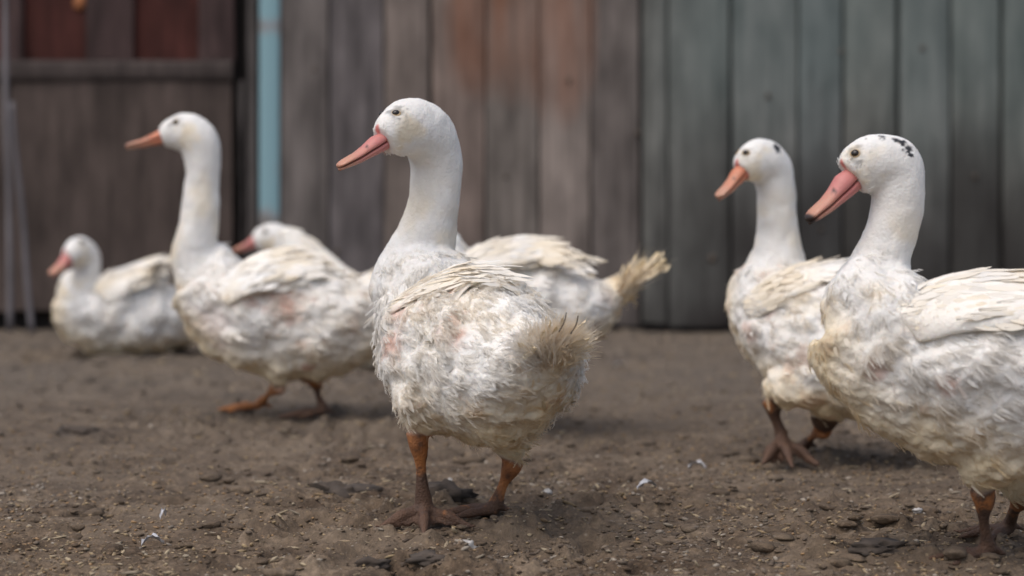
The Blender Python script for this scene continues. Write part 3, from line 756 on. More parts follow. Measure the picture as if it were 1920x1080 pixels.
        m['stain'] = np.maximum(m['stain'], (1 - smooth(per * .6, per * 1.8, t_idx)) * spec.get('tailstain', .5))
        m['skin'] = smooth(.58, .74, n1 * .5 + n2 * .5) * .4 * bm_ * (relu < .6) * spec.get('bald', 1)
        for kind, h, r_, st in patches:
            nz_ = n2 if kind != 'black' else fbm(Q * [1, 1, 1.6], 170, 2, 5)
            d_ = np.linalg.norm(Q - h, axis=1) + (nz_ - .5) * r_ * (2.2 if kind not in ('pink', 'black') else (.3 if kind == 'pink' else 2.6))
            m[kind] = np.maximum(m[kind], (1 - smooth(r_ * (.55 if kind == 'black' and st > .6 else .05), r_ * 1.15, d_)) * st)
        return m
    mk = marks(P, ti)
    bb = W(*spec['bill0'][:2], Y0 + spec['bill0'][2]); fh = np.array(bvh.find_nearest(Vector(bb + hu * .030))[0])
    ax_ = fh - bb; tq = np.clip(((P - bb) @ ax_) / (ax_ @ ax_), 0, 1); dc = np.linalg.norm(P - bb - tq[:, None] * ax_, axis=1)
    nzp = (fbm(P, 120, 2, 77) - .5) * .004
    mk['pink'] = np.maximum(1 - smooth(.0155, .0195, np.linalg.norm(P - bb, axis=1) + nzp), 1 - smooth(.0050, .0085, dc + nzp + .002 * tq)) * spec.get('facepink', .9)
    for k in ('stain', 'skin', 'black', 'pink'): fattr(me, k, mk[k] * (fl if k != 'pink' else 1))
    fattr(me, 'tone', -.05 - .13 * fbm(P * [1, 1, .5], 95, 3, 3)); fattr(me, 'leg', leg); fattr(me, 'mud', mud)
    me.materials.clear(); me.materials.append(M_DUCK); me.polygons.foreach_set('use_smooth', np.ones(len(me.polygons), bool))
    me.name = 'duck'
    # put the origin on the ground under the body
    org = np.array([O[0], O[1], 0.0])
    me.vertices.foreach_set('co', (P - org).ravel()); me.update()
    duck = link('duck', me, loc=org, label=spec['label'], category='duck', group='white ducks in the yard')
    def sub(name, V, F, mats, parent=duck, **kw):
        return link(name, mesh_np(name, np.asarray(V) - org, F, mats), parent, **kw)
    # ---- bill
    btip = W(*spec['bill'][:2], Y0 + spec['bill'][2]); bs = np.array(hb) + 0
    if 'bill0' in spec: bs = W(*spec['bill0'][:2], Y0 + spec['bill0'][2])
    bt = unit(btip - bs); BL = np.linalg.norm(btip - bs); bu = unit(hu - np.dot(hu, bt) * bt); bu = unit(upz - np.dot(upz, bt) * bt); blat = np.cross(bt, bu)
    vv = np.linspace(-.28, 1, 22)
    k = spec.get('billw', 1.0)
    wu = np.interp(vv, [-.28, 0, .3, .6, .85, .96, 1], [.012, .0150, .0130, .0130, .0128, .0095, .004]) * k
    hu_ = np.interp(vv, [-.28, 0, .25, .5, .8, 1], [.0105, .0125, .0085, .0062, .0048, .0025]) * k * spec.get('bridge', 1)
    lw = np.interp(vv, [-.28, 0, .3, .6, .85, .96, 1], [.011, .0135, .0120, .0115, .0105, .007, .003]) * k
    lh = np.interp(vv, [-.28, 0, .3, .8, 1], [.012, .0105, .0078, .0045, .002]) * k
    sag = np.interp(vv, [-.28, 0, .5, .85, 1], [.002, .001, -.0018, -.0012, -.0022]) * k
    cc = bs + np.outer(vv * BL, bt) + np.outer(sag, bu)
    one = np.ones((len(vv), 1))
    Vb, Fb = loft(cc + bu * .0012, one * bu, one * blat, wu, hu_, wu * 0 + .0030 * k, 20)
    bill = sub('bill', Vb, Fb, [spec['bmat']])
    al = np.clip(((Vb - bs) @ bt) / BL, 0, 1); mark = np.zeros(len(Vb))
    if spec.get('tipdark'): mark = smooth(.86, .95, al + .05 * (fbm(Vb, 120, 2, 2) - .5)) * 1.0
    nost = bs + bt * BL * .28 + bu * .0085 * k
    for sg in (-1, 1):
        mark = np.maximum(mark, 1 - smooth(.0022, .0042, np.linalg.norm((Vb - (nost + blat * sg * .0085 * k)), axis=1)))
    fattr(bill.data, 'along', al); fattr(bill.data, 'mark', mark)
    Vl, Fl = loft(cc - bu * .0042 * k, one * bu, one * blat, lw, lw * 0 + .0022 * k, lh, 18)
    lower = sub('lower_bill', Vl, Fl, [spec['bmat']], parent=bill)
    al = np.clip(((Vl - bs) @ bt) / BL, 0, 1); fattr(lower.data, 'along', al)
    fattr(lower.data, 'mark', smooth(.80, .93, al) if spec.get('tipdark') else smooth(.9, 1, al) * .3)
    # ---- eyes
    eh, en = hit(*spec['eye'])
    if eh is not None:
        hc = C[-1 - 2 * per]; hlat = Lt[-1 - 2 * per]
        for sg in (0, 1):
            e = eh if sg == 0 else eh - 2 * np.dot(eh - hc, hlat) * hlat
            nn = en if sg == 0 else en - 2 * np.dot(en, hlat) * hlat
            if sg == 1:
                h2 = bvh.find_nearest(Vector(e)); e = np.array(h2[0])
            V0, F0 = I2; nn = unit(nn)
            a_ = unit(np.cross(nn, upz)); b_ = np.cross(nn, a_)
            B = np.stack([a_, b_, nn], 0)
            sub('eye', e - nn * .0022 + (V0 * [.0060, .0056, .0058]) @ B, F0, [M_EYE])
            sub('eyelid', e - nn * .0030 + (V0 * [.0086, .0076, .0044]) @ B, F0, [M_RIM])
    # ---- surface samples for plumage
    nf = len(me.polygons); me.calc_loop_triangles()
    tr = np.zeros(len(me.loop_triangles) * 3, np.int32); me.loop_triangles.foreach_get('vertices', tr); tr = tr.reshape(-1, 3)
    A, B_, Cc = P[tr[:, 0]], P[tr[:, 1]], P[tr[:, 2]]
    area = np.linalg.norm(np.cross(B_ - A, Cc - A), axis=1); tt = ti[tr[:, 0]]; lg = leg[tr].max(1); pk = mk['pink'][tr].max(1)
    def sample(num, weight):
        pr = area * weight; pr = pr / pr.sum(); idx = rng.choice(len(tr), num, p=pr)
        r1 = np.sqrt(rng.random(num)); r2 = rng.random(num); b0, b1, b2 = 1 - r1, r1 * (1 - r2), r1 * r2
        pt = A[idx] * b0[:, None] + B_[idx] * b1[:, None] + Cc[idx] * b2[:, None]
        nn = unit(Nm[tr[idx, 0]] * b0[:, None] + Nm[tr[idx, 1]] * b1[:, None] + Nm[tr[idx, 2]] * b2[:, None])
        return pt, nn, ti[tr[idx, 0]]
    skm = mk['skin'][tr].max(1)
    bodyw = (1 - smooth(nb - 2.4 * per, nb + 2.4 * per, tt)) * (lg < .1) * (1 - .8 * skm)
    nq = spec.get('feathers', 2500)
    def flow(pt, nn, t_, mess):
        Dv = -Tn[t_] + np.array([0, 0, -.30]) * (1 - smooth(nb, nb + per, t_))[:, None]
        Dv = unit(Dv) + rng.normal(size=pt.shape) * mess[:, None]
        Dv = Dv - (Dv * nn).sum(1, keepdims=True) * nn; return unit(Dv)
    # contour feathers
    undt0 = smooth(.15, .75, -((A - C[tt]) * U[tt]).sum(1) / rd[tt]); nq = int(nq * .45)
    pt, nn, t_ = sample(nq, bodyw * (1 - .9 * undt0))
    m_ = marks(pt, t_); messy = .12 + .3 * smooth(.45, .7, fbm(pt, 12, 2, 61 + spec['seed']))
    Dv = flow(pt, nn, t_, messy)
    nk = smooth(nb - 2.2 * per, nb + .4 * per, t_)
    L = (rng.uniform(.014, .032, nq)) * (1 - .5 * nk); Wd = L * rng.uniform(.07, .17, nq)
    lift = rng.normal(.04, .07, nq) * (1 - .5 * nk) + .1 * (messy > .35) * rng.random(nq)
    Vf, Ff, uv, k_ = blades(pt - nn * .002, nn, Dv, L, Wd, lift, .12 + .25 * rng.random(nq), .28)
    rep = lambda a_: np.repeat(a_, k_)
    def rep3(a_, k): return np.repeat(unit(a_ + rng.normal(size=a_.shape) * .16), k, axis=0)
    fm = feather_mesh('plumage', Vf - org, Ff, uv, {'stain': rep(np.clip(m_['stain'] * rng.uniform(.7, 1.2, nq), 0, 1)), 'skin': rep(m_['skin'] * .35), 'black': rep(m_['black']), 'tone': rep(-.07 * rng.random(nq))}, rep3(nn, k_))
    link('plumage', fm, duck, kind='stuff')
    # down and fine hair-like barbs
    def strands(num, weight, lmin, lmax, liftm, lifts, mess0, rad, name, curlk=.35, given=None, parent=duck):
        if given is None:
            pt, nn, t_ = sample(num, weight); m_ = marks(pt, t_)
        else:
            pt, nn, Dg = given; num = len(pt); t_ = spine_t(pt); m_ = marks(pt, t_)
        cl = fbm(pt, 14, 2, 61 + spec['seed']); messy = mess0 * (.4 + 1.6 * smooth(.35, .7, cl))
        Dv = flow(pt, nn, t_, messy) if given is None else unit(Dg + rng.normal(size=pt.shape) * mess0 * .6)
        calm = 1 - .75 * smooth(nb - 2.6 * per, nb - .2 * per, t_)
        if given is not None: calm = np.ones(num)
        liftm = liftm * calm; lifts = lifts * calm
        # tufts: strands lean together in cells of about a centimetre
        tuft = np.stack([vnoise(pt * 85, 200 + i) - .5 for i in range(3)], 1) * 1.1 * mess0 * 2
        Dv = unit(Dv + tuft - ((Dv + tuft) * nn).sum(1, keepdims=True) * nn)
        L = rng.uniform(lmin, lmax, num); lf = np.clip(liftm + lifts * rng.normal(size=num), 0, 1.3); L = L * (.55 + .45 * calm)
        kp = 4; out = np.zeros((num, kp, 3)); cr = rng.normal(size=(num, 3)) * curlk
        for i in range(kp):
            v = i / (kp - 1)
            out[:, i] = pt - nn * .001 + Dv * (L * np.cos(lf) * v)[:, None] + nn * (L * (np.sin(lf) * v - .35 * np.sin(lf) * v * v))[:, None] + cr * (L * v * v * .5)[:, None]
        hc = bpy.data.hair_curves.new(name); hc.add_curves([kp] * num)
        hc.attributes['position'].data.foreach_set('vector', (out.reshape(-1, 3) - org).astype(np.float32).ravel())
        ra = hc.attributes.get('radius') or hc.attributes.new('radius', 'FLOAT', 'POINT')
        ra.data.foreach_set('value', (np.tile(np.array([1, .9, .65, .2]), num) * rad).astype(np.float32))
        for k_, v_ in (('stain', np.clip(m_['stain'] * rng.uniform(.4, 1.2, num), 0, 1)), ('skin', m_['skin'] * .3), ('black', (m_['black'] > .5) * 1.0), ('tone', -(.20 if name == 'neck_feathering' else .10) * rng.random(num) ** 1.5)):
            at_ = hc.attributes.new(k_, 'FLOAT', 'CURVE'); at_.data.foreach_set('value', v_.astype(np.float32))
        hc.materials.append(M_DOWN)
        return link(name, hc, parent, kind='stuff')
    def curves(name, out, rad, taper, at_, parent=duck):
        num, kp = out.shape[:2]
        hc = bpy.data.hair_curves.new(name); hc.add_curves([kp] * num)
        hc.attributes['position'].data.foreach_set('vector', (out.reshape(-1, 3) - org).astype(np.float32).ravel())
        ra = hc.attributes.get('radius') or hc.attributes.new('radius', 'FLOAT', 'POINT')
        ra.data.foreach_set('value', (np.tile(np.array(taper), num) * rad).astype(np.float32))
        for k_, v_ in at_.items():
            q_ = hc.attributes.new(k_, 'FLOAT', 'CURVE'); q_.data.foreach_set('value', np.asarray(v_, np.float32))
        hc.materials.append(M_DOWN); return link(name, hc, parent, kind='stuff')
    def plumes(num, weight, name, scale=1.0, nbarb=16, lay=0.0):
        """soft feathers, each a curved shaft with barbs fanning off both sides"""
        pt, nn, t_ = sample(num, weight); m_ = marks(pt, t_)
        cl = smooth(.42, .68, fbm(pt, 11, 2, 61 + spec['seed']))
        up_ = smooth(nb - 2.6 * per, nb + .6 * per, t_)
        Dv = flow(pt, nn, t_, (.10 + .20 * cl) * (1 - .75 * up_)); Sd = np.cross(Dv, nn)
        L = rng.uniform(.013, .028, num) * (1 - .58 * up_) * scale
        und = smooth(.0, .8, -((pt - C[t_]) * U[t_]).sum(1) / rd[t_]) * (1 - up_)
        lf = np.clip((.03 + .13 * cl) * (1 - .8 * und) + rng.normal(size=num) * .05, 0, .9) * (1 - .65 * up_)
        cv = .18 + .3 * rng.random(num); bend = rng.normal(size=num) * .25
        def shaft(v): return pt - nn * .001 + Dv * (L * np.cos(lf) * v)[:, None] + nn * (L * (np.sin(lf) * v - cv * np.sin(lf + .12) * v * v))[:, None] + Sd * (L * bend * v * v)[:, None]
        out = np.zeros((num, nbarb, 3, 3)); op = rng.uniform(.20, .42, num)
        for b_ in range(nbarb):
            v = .08 + .90 * (b_ // 2) / (nbarb / 2 - 1) * .98; sgn = 1 if b_ % 2 else -1
            r0 = shaft(v); ln = L * .42 * (1.15 - .55 * v) * rng.uniform(.7, 1.2, num)
            sp = op * (1 - .55 * v) + rng.normal(size=num) * .08
            dr = Dv * np.cos(sp)[:, None] + Sd * (sgn * np.sin(sp) + bend * v)[:, None] - nn * .12 + nn * (rng.normal(size=num) * .10)[:, None]
            out[:, b_, 0] = r0; out[:, b_, 1] = r0 + dr * (ln * .5)[:, None]; out[:, b_, 2] = r0 + (dr + Dv * .25 - nn * .15) * ln[:, None] * .9
        R_ = lambda a_: np.repeat(a_, nbarb)
        tn = -.05 * rng.random(num)
        curves(name, out.reshape(-1, 3, 3), .00034, (1, .95, .6), {'stain': R_(np.clip(m_['stain'] * rng.uniform(.85, 1.1, num), 0, 1)), 'skin': R_(m_['skin'] * .3), 'black': R_((m_['black'] > .5) * 1.0), 'tone': R_(tn) - .03 * rng.random(num * nbarb)})
    nh = spec.get('hairs', 9000)
    undt = smooth(.15, .75, -((A - C[tt]) * U[tt]).sum(1) / rd[tt])
    plumes(int(nh / 9), bodyw * (1 - .85 * undt), 'body_feathers')
    plumes(int(nh / 11), smooth(nb - 1.0 * per, nb + 1.6 * per, tt) * (pk < .15) * (lg < .1) * (1 - .85 * smooth(nb + 2 * per, nb + 4 * per, tt)), 'neck_feathers', .8, 8)
    nh = int(nh * .40)
    strands(nh, bodyw * (.3 + 1.7 * smooth(.35, .65, fbm(A, 9, 2, 71 + spec['seed']))), .005, .014, .22, .20, .35, .00022, 'down')
    nkw = smooth(nb - 3.0 * per, nb + .5 * per, tt) * (pk < .05) * (1 - smooth(n - 1.7 * per, n - .9 * per, tt))
    strands(int(nh * 1.2), nkw, .004, .0075, .24, .16, .26, .00036, 'neck_feathering', .18)
    # ---- wings
    inv = duck.matrix_basis.inverted()
    for wi, wspec in enumerate(spec.get('wings', ('near', 'far'))):
        if wspec is None: continue
        sg = 1 if wi == 0 else -1
        if 'wing_px' in spec:
            if sg == 1:
                wloc = []
                for (qx, qy, lo) in spec['wing_px']:
                    hp_, hn_ = hit(qx, qy)
                    if hp_ is None:
                        hp_ = W(qx, qy, Y0 + (wloc[-1][3] if wloc else 0)); hn_ = unit(lft * .7 + upz * .7)
                    q_ = hp_ + hn_ * lo; wloc.append(((q_ - O) @ fwd, (q_ - O) @ lft, q_[2] - spec.get('wdz', 0), hp_[1] - Y0))
                spec['wing'] = [w_[:3] for w_ in wloc]
        WP = spec.get('wing', [(.13, .10, .30), (.05, .125, .30), (-.05, .115, .275), (-.13, .075, .255), (-.185, .045, .25)])
        hw = spec.get('wingw', [.030, .050, .048, .030, .010])
        pts = []; nms = []
        for (x, y, z) in WP:
            q = O + fwd * x + lft * sg * y + upz * (z + spec.get('wdz', 0) - (.065 if sg == -1 else 0)); h = bvh.find_nearest(Vector(q))
            hp, hn = np.array(h[0]), np.array(h[1]); k = .65
            if 'wing_px' in spec and sg == 1: pts.append(q * .8 + (hp + hn * .007) * .2)
            elif 'wing_px' not in spec and x < -.12: pts.append(q * .75 + (hp + hn * .008) * .25)
            else: pts.append(hp + hn * .007)
            base_n = unit(lft * sg * .75 + upz * .55); nms.append(unit(hn * k + base_n * (1 - k)))
        pts = catmull(np.hstack([pts, nms, np.array(hw)[:, None] * (1 if sg == 1 else .72)]), 5)
        wc = pts[:, :3]; wnn = unit(pts[:, 3:6]); wh = np.maximum(pts[:, 6], .004); wt = unit(np.gradient(wc, axis=0))
        wnn = unit(wnn - (wnn * wt).sum(1, keepdims=True) * wt); wl_ = np.cross(wnn, wt)   # lateral across the wing
        if np.dot(wl_[2], upz) < 0: wl_ = -wl_
        thk = wh * .30
        Vw, Fw = loft(wc, wnn, wl_, wh, thk, thk * .7, 20)
        Vw = Vw + (fbm(Vw, 50, 2, 5)[:, None] - .5) * .005
        wing = sub('wing', Vw, Fw, [M_DUCK])
        mw = marks(Vw, spine_t(Vw)); z0 = np.zeros(len(Vw))
        for kk in ('black', 'pink', 'leg', 'mud', 'tone'): fattr(wing.data, kk, z0)
        fattr(wing.data, 'stain', np.clip(mw['stain'] * .6 + .15, 0, 1)); fattr(wing.data, 'skin', mw['skin'] * .5)
        # small wing feathers in overlapping rows
        m = len(wc); Pc = []; Nc = []; Dc = []; Lc = []; Vr = []
        rows = 8
        for ri in range(rows):
            v = -.95 + 1.9 * ri / (rows - 1)
            for ci in range(17):
                if spec['name'] == 'A' and (ci > 12 or rng.random() < .35): continue
                f = (ci + .5 * (ri % 2) + rng.uniform(-.2, .2)) / 17 * (m - 1.8); i = int(np.clip(f, 0, m - 2)); fr = f - i
                c_ = wc[i] * (1 - fr) + wc[i + 1] * fr; h_ = wh[i] * (1 - fr) + wh[i + 1] * fr
                Pc.append(c_ + wl_[i] * v * h_ + wnn[i] * (h_ * .30 * math.sqrt(max(0, 1 - v * v)) + .0008 + .0008 * (1 - ci / 17)))
                Vr.append(v); Nc.append(unit(wnn[i] + wl_[i] * v * .55 + upz * .001)); Dc.append(unit(wt[i] - wl_[i] * .16 + rng.normal(size=3) * spec.get('wmess', .12)*.6)); Lc.append(.030 + .022 * ci / 17)
        Pc, Nc, Dc, Lc = map(np.array, (Pc, Nc, Dc, Lc)); nn_ = len(Pc)
        Vc, Fc_, uvc, kc = blades(Pc, Nc, Dc, Lc * rng.uniform(.75, 1.3, nn_), Lc * rng.uniform(.11, .17, nn_) * spec.get('cw', 1), rng.normal(.0, .025, nn_), .03 + 0 * Lc, .10, 5)
        stc = np.clip(fbm(Pc, 18, 3, 31 + spec['seed']) * 1.3 - .40 + rng.normal(0, .06, nn_) + spec.get('wstain', .10), 0, .6)
        link('wing_coverts', feather_mesh('wing_coverts', Vc - org, Fc_, uvc, {'stain': np.repeat(stc, kc), 'skin': np.zeros(nn_ * kc), 'black': np.zeros(nn_ * kc), 'tone': np.repeat(.06 - .08 * rng.random(nn_), kc)}, rep3(Nc + upz * .3, kc)), wing, kind='stuff')
        rp = spec.get('wdown', 7); ok = np.abs(np.array(Vr)) < .72
        Pq, Nq, Dq = (np.repeat(a_[ok], rp, 0) for a_ in (Pc, Nc, unit(Dc)))
        jit = rng.normal(size=Pq.shape) * .004; jit -= (jit * Nq).sum(1, keepdims=True) * Nq
        strands(0, None, .008, .018, .03, .04, .12, .00024, 'wing_down', .10, given=(Pq + jit - Nq * .0004, Nq, Dq), parent=wing)
        nfq = spec.get('flight', 9)
        for q in range(nfq):
            f = (.28 + .62 * q / (nfq - 1)) * (m - 1); i = int(min(f, m - 2)); v = -.85 + 1.1 * q / (nfq - 1)
            o_ = wc[i] + wl_[i] * v * wh[i] + wnn[i] * (thk[i] * .6 + .001 * (nfq - q))
            dd = unit(wc[-1] + wl_[-1] * (-.012 + .003 * q) - wc[i]) * .65 + wt[i] * .6 + rng.normal(size=3) * .05
            Lq = .075 + .02 * q / nfq
            place_quill('flight_feather', ('flight_feather', .10, .0095, .06 * sg, .05, 40 + q % 4, .45), o_, dd, unit(wnn[i] + upz * .1), Lq / .10 * spec.get('fl_len', 1), wing, inv)
    # ---- tail
    tr_ = C[2]; td = -Tn[1]
    if 'tailpx' in spec:
        th_, tn_ = hit(*spec['tailpx']); tr_ = th_ - tn_ * .004
    if 'tail' in spec: td = unit(-fwd * spec['tail'][0] + upz * spec['tail'][1] + lft * (spec['tail'][2] if len(spec['tail']) > 2 else 0))
    if 'taildir' in spec: td = unit(spec['taildir'])
    nt = spec.get('tailn', 14); tl = spec.get('taill', .085); fan = spec.get('fan', 42); tm = spec.get('tmess', .1)
    tu = unit(upz - np.dot(upz, td) * td); tlat = np.cross(td, tu)
    for layer in (0, 1, 2):
        for q in range(nt - layer * 3):
            u = (q / max(1, nt - layer * 3 - 1)) * 2 - 1; aa = R(fan) * u
            dd = td * math.cos(aa) + tlat * math.sin(aa) - tu * (.10 * u * u) + tu * (.22 * layer - .12) + rng.normal(size=3) * tm
            o_ = tr_ + tlat * u * .026 + tu * (.006 - .010 * u * u + .004 * layer) - td * (.0 + .01 * layer)
            place_quill('tail_feather', ('tail_feather', .10, .0085, .05 * (1 if q % 2 else -1), -.02, 60 + q % 4, spec.get('tailstain', .5)), o_, dd, tu + rng.normal(size=3) * tm * 2, tl / .10 * rng.uniform(.8, 1.1) * (1 - .16 * layer), duck, inv)
    nft = spec.get('tailfluff', 500)
    if nft:
        uu = rng.uniform(-1, 1, nft); vv2 = rng.uniform(-.6, .9, nft); aa = np.radians(fan * 1.1) * uu
        Dt = unit(np.cos(aa)[:, None] * td + np.sin(aa)[:, None] * tlat + (vv2 * .7)[:, None] * tu + rng.normal(size=(nft, 3)) * .15)
        pt0 = tr_ + uu[:, None] * .024 * tlat + (vv2 * .012)[:, None] * tu + rng.normal(size=(nft, 3)) * .006 - td * .01
        strands(0, None, .45 * tl, .95 * tl, .1, .1, .25, .00034, 'tail_down', .35, given=(pt0, np.tile(tu, (nft, 1)), Dt))
    for (x0, y0, dd0, x1, y1, dd1) in spec.get('shafts', ()):
        a_ = W(x0, y0, Y0 + dd0); b_ = W(x1, y1, Y0 + dd1); Vs, Fs = tube([a_, (a_ + b_) / 2 + [.002, 0, 0], b_], [.0007, .0008, .0005], 6)
        sub('broken_quill', Vs, Fs, [M_SHAFT])
    return duck

h = .0
DUCKS = [
 dict(name='A', seed=1, label='sharp white duck in the middle seen from behind with its head turned left', px=898, Y=3.0, yaw=58, len=.87, fat=.985, dz=.034, vox=.0026,
   neck=[(772,535,.145,.062,.060,.062),(797,458,.145,.047,.043,.047),(813,395,.14,.038,.036,.038),(818,342,.135,.036,.037,.037),(816,296,.13,.037,.040,.038),
         (800,256,.11,.037,.046,.040),(768,239,.085,.035,.042,.041),(738,246,.06,.027,.033,.038),(717,262,.045,.018,.021,.025)],
   bill=(633,311,.0), bill0=(704,273,.04), bmat=M_BILL_P, billw=.93, eye=(742,211),
   legs=[(780,806,-.015,796,988,272,dict(spread=68,mud=.56,tf=1.5,size=.98,up=.016,lift=-.015)),(962,862,.05,930,976,180,dict(spread=30,mud=.36,size=1.08))],
   patch=[('skin',735,645,44,.8),('skin',745,590,22,.6),('skin',860,630,24,.7),('skin',850,548,14,.8),('stain',1040,640,40,.6),('skin',1062,645,12,.7),('skin',1040,645,18,.8),
          ('stain',728,222,14,.35),('stain',750,275,22,.5),('stain',780,570,40,.3),('stain',960,810,70,.5),('stain',850,820,40,.6),('skin',700,610,26,.7),('black',746,207,9,.35)],
   wing_px=[(735,578,.0),(800,548,.008),(868,534,.014),(935,530,.014),(990,548,.008)], wingw=[.014,.023,.026,.022,.010],
   feathers=3600, hairs=62000, tailpx=(1030,655), taildir=(.32,-.42,.80), taill=.054, fan=58, tmess=.24, tailn=10, tailfluff=4500, tailstain=.72, fl_len=.45, wmess=.2, flight=5, wstain=.12, wdown=26, cw=.5, wn=.5,
   shafts=[(1048,622,-.27,1062,586,-.28),(1070,626,-.27,1084,592,-.28)]),
 dict(name='H', seed=2, label='large white duck cut off by the right edge with black specks on its crown', px=1866, Y=2.741, yaw=-4, len=1.0, fat=1.0, dz=.036, vox=.0028,
   neck=[(1622,556,0,.052,.048,.052),(1648,500,0,.040,.037,.038),(1667,450,0,.035,.034,.034),(1681,400,0,.034,.034,.034),(1686,352,0,.035,.032,.036),
         (1676,315,0,.036,.038,.036),(1650,303,-.005,.035,.036,.038),(1620,312,-.01,.030,.034,.040),(1597,332,-.015,.022,.026,.028)],
   bill=(1512,411,-.04), bill0=(1583,352,-.02), bmat=M_BILL_P, bridge=1.25, billw=1.05, eye=(1603,287), tipdark=True,
   legs=[(1836,915,-.02,1852,1052,186,dict(spread=34,mud=1.0,tf=1.2)),(1912,925,.08,1893,1012,200,dict(spread=34,mud=.7))],
   patch=[('black',1682,262,9,1),('black',1692,269,11,1),('black',1702,279,11,1),('black',1708,290,7,1),('black',1655,257,7,.9),('black',1625,260,4,.7),('skin',1640,690,30,.6),('skin',1780,720,26,.7),('skin',1850,595,14,.7),('stain',1627,320,22,.5),('stain',1600,300,14,.3),
          ('stain',1650,540,40,.4)],
   feathers=4200, hairs=52000, wing_px=[(1700,610,.0),(1765,585,.006),(1850,570,.01),(1935,565,.012),(2020,560,.015)], wingw=[.024,.046,.052,.044,.016], taill=.09, wmess=.25),
 dict(name='B', seed=3, label='tall white duck left of the middle stepping left with an orange bill', px=542, Y=4.24, yaw=3, len=1.0, fat=.98, dz=-.004, vox=.0035,
   neck=[(366,478,0,.052,.050,.050),(374,410,0,.040,.038,.038),(379,350,0,.034,.034,.034),(381,305,0,.034,.034,.036),
         (372,268,0,.036,.041,.038),(350,251,0,.034,.041,.036),(324,251,0,.027,.032,.034),(304,259,0,.018,.019,.020)],
   bill=(235,273,-.01), bill0=(297,259,0), bmat=M_BILL_O, billw=.95, eye=(329,229),
   legs=[(522,722,-.03,488,776,182,dict(spread=30,mud=-.1,thigh=1)),(586,712,.05,606,786,200,dict(spread=32,mud=.8))],
   patch=[('black',348,209,6,1),('black',385,224,8,1),('skin',530,570,40,.8),('skin',470,560,22,.6),('skin',578,690,14,.9),('skin',400,610,60,.25),('stain',330,230,12,.4)],
   feathers=2600, hairs=18000, tail=(.9,.25), taill=.08, wing_px=[(415,560,.0),(460,530,.008),(515,515,.014),(565,508,.014),(600,515,.01)], wingw=[.022,.042,.046,.036,.012]),
 dict(name='G', seed=4, label='white duck right of the middle with one dark spot on its nape', px=1608, Y=3.617, yaw=33, len=.95, fat=1.0, dz=.0, vox=.0034,
   neck=[(1456,505,.09,.056,.052,.052),(1458,450,.09,.040,.038,.038),(1458,400,.085,.034,.034,.034),(1455,352,.08,.034,.033,.035),
         (1446,318,.075,.035,.038,.036),(1426,303,.06,.034,.040,.036),(1404,308,.045,.027,.031,.035),(1389,322,.035,.018,.019,.021)],
   bill=(1345,369,.0), bill0=(1384,330,.03), bmat=M_BILL_O, billw=.95, eye=(1398,286),
   legs=[(1440,745,-.02,1466,872,275,dict(spread=42,mud=1.0,lift=-.030,up=.034,tf=1.2,size=1.05)),(1542,802,.02,1512,850,200,dict(spread=30,mud=.5))],
   patch=[('black',1455,276,11,1),('black',1430,262,3,1),('skin',1400,620,24,.6),('stain',1500,560,50,.5),('stain',1470,540,30,.5)],
   feathers=2600, hairs=20000, wing_px=[(1400,580,.0),(1450,550,.006),(1510,530,.012),(1570,520,.014),(1625,520,.01)], wingw=[.018,.030,.036,.030,.012]),
 dict(name='D', seed=5, label='white duck mostly hidden behind the middle duck with a raised straw-coloured tail', px=952, Y=4.025, yaw=6, len=.92, fat=.98, dz=.035, vox=.0038,
   neck=[(790,470,.0,.050,.048,.048),(808,400,.0,.036,.034,.034),(812,345,.0,.033,.032,.033),(810,300,.0,.033,.033,.034),
         (800,268,.01,.034,.036,.035),(784,258,.03,.032,.036,.034),(768,262,.05,.026,.029,.031),(757,270,.065,.018,.018,.019)],
   bill=(722,280,.11), bill0=(752,270,.07), bmat=M_BILL_O, billw=.9, eye=(782,248),
   legs=[(905,745,-.04,900,806,185,dict(mud=.6)),(880,745,.06,872,798,185,dict(mud=.6))],
   patch=[('skin',1140,560,22,.4),('stain',1080,640,50,.5)],
   feathers=1800, hairs=12000, tail=(.62,.62,.0), taill=.095, fan=22, tmess=.08, tailfluff=300, tailstain=.95, wing_px=[(850,520,.0),(920,490,.008),(985,480,.014),(1035,480,.016),(1072,490,.014)], wingw=[.024,.036,.036,.028,.012]),
 dict(name='C', seed=6, sit=True, label='white duck sitting on the ground at the far left near the gate', px=250, Y=5.52, yaw=-24, len=.92, fat=.98, dz=-.004, vox=.004,
   neck=[(152,560,-.085,.050,.046,.050),(160,524,-.09,.038,.036,.036),(163,502,-.09,.035,.034,.034),
         (160,482,-.095,.036,.038,.036),(149,473,-.115,.034,.040,.036),(136,478,-.14,.028,.032,.035),(127,486,-.155,.019,.021,.023)],
   bill=(95,513,-.20), bill0=(126,487,-.15), bmat=M_BILL_P, billw=1.15, eye=(153,453), bald=.5,
   patch=[('black',150,441,4,.6),('stain',150,540,20,.5)],
   feathers=1500, hairs=8000, wing_px=[(190,560,.0),(215,540,.010),(243,530,.014),(270,520,.02),(290,512,.03)], wingw=[.030,.046,.044,.034,.020], tail=(.8,.5)),
 dict(name='E', seed=7, sit=True, label='white duck resting behind the tall left duck with only head and rump showing', px=640, Y=5.245, yaw=3, len=1.0, fat=1.0, dz=-.016, vox=.0042,
   neck=[(535,548,0,.050,.046,.050),(536,514,0,.038,.036,.036),(536,490,0,.036,.034,.034),
         (531,466,0,.036,.040,.036),(513,449,0,.034,.040,.036),(494,449,0,.028,.032,.034),(478,456,0,.018,.020,.022)],
   bill=(437,469,-.01), bill0=(474,455,0), bmat=M_BILL_P, billw=1.0, eye=(497,434), bald=.4,
   feathers=1100, hairs=6000),
]
for sp in DUCKS:
    make_duck(sp)

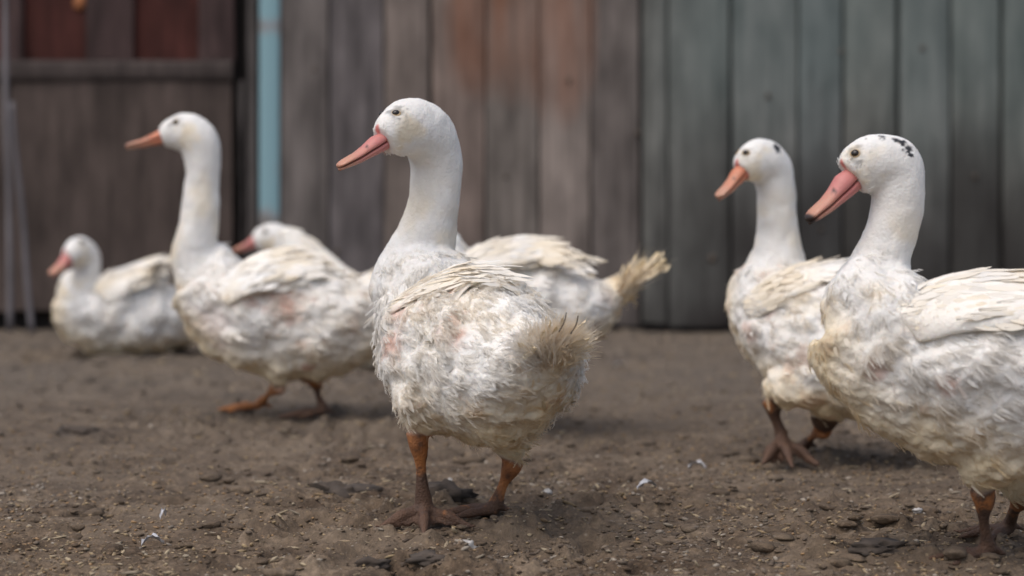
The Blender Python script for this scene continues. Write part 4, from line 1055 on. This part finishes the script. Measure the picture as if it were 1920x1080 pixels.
# ------------------------------------------------------------------ stones, clods and loose feathers
lump('clod', 640, 925, 112, 34, M_CLOD, 'flat dark clod of earth left of the middle duck', 'clod', 3)
lump('clod', 834, 940, 80, 26, M_CLOD, 'black clod right behind the foot of the middle duck', 'clod', 4)
lump('clod', 800, 1052, 70, 16, M_CLOD, 'thin dark chip of earth at the bottom in front of the middle duck', 'clod', 5)
lump('clod', 1650, 1040, 110, 22, M_CLOD, 'flat brown clod left of the right duck\'s foot', 'clod', 6)
lump('clod', 1480, 1052, 120, 22, M_CLOD, 'long dark clod near the bottom right', 'clod', 7)
lump('clod', 700, 1052, 60, 18, M_CLOD, 'small grey clod at the bottom left of the middle duck', 'clod', 8)
lump('clod', 150, 812, 70, 20, M_CLOD, 'dark clod lying in the left of the yard', 'clod', 9)
lump('clod', 875, 1030, 36, 20, M_PALE, 'small pale lump of earth in front of the middle duck', 'clod', 10)
lump('pebble', 1026, 921, 18, 11, M_PALE, 'small white pebble right of the middle duck\'s foot', 'pebble', 11)
lump('pebble', 844, 905, 10, 9, M_PALE, 'tiny white pebble between the middle duck\'s legs', 'pebble', 12)
lump('pebble', 1062, 852, 22, 10, M_PALE, 'pale flat pebble beyond the white one', 'pebble', 13)
lump('pebble', 1720, 962, 20, 9, M_PALE, 'pale pebble under the belly of the right duck', 'pebble', 14)
feather_bit(1195, 930, .032, .4, 'fluffy white feather lying right of the middle duck', 1)
feather_bit(300, 972, .016, 1.2, 'tiny white feather in the left foreground', 2)
feather_bit(265, 1022, .030, .1, 'pale feather lying at the bottom left', 3)
feather_bit(1150, 690, .030, .2, 'white feather on the ground behind the middle duck near the fence', 4)
feather_bit(1290, 872, .030, -.3, 'pale feather halfway between the middle duck and the dark-spotted duck', 5)
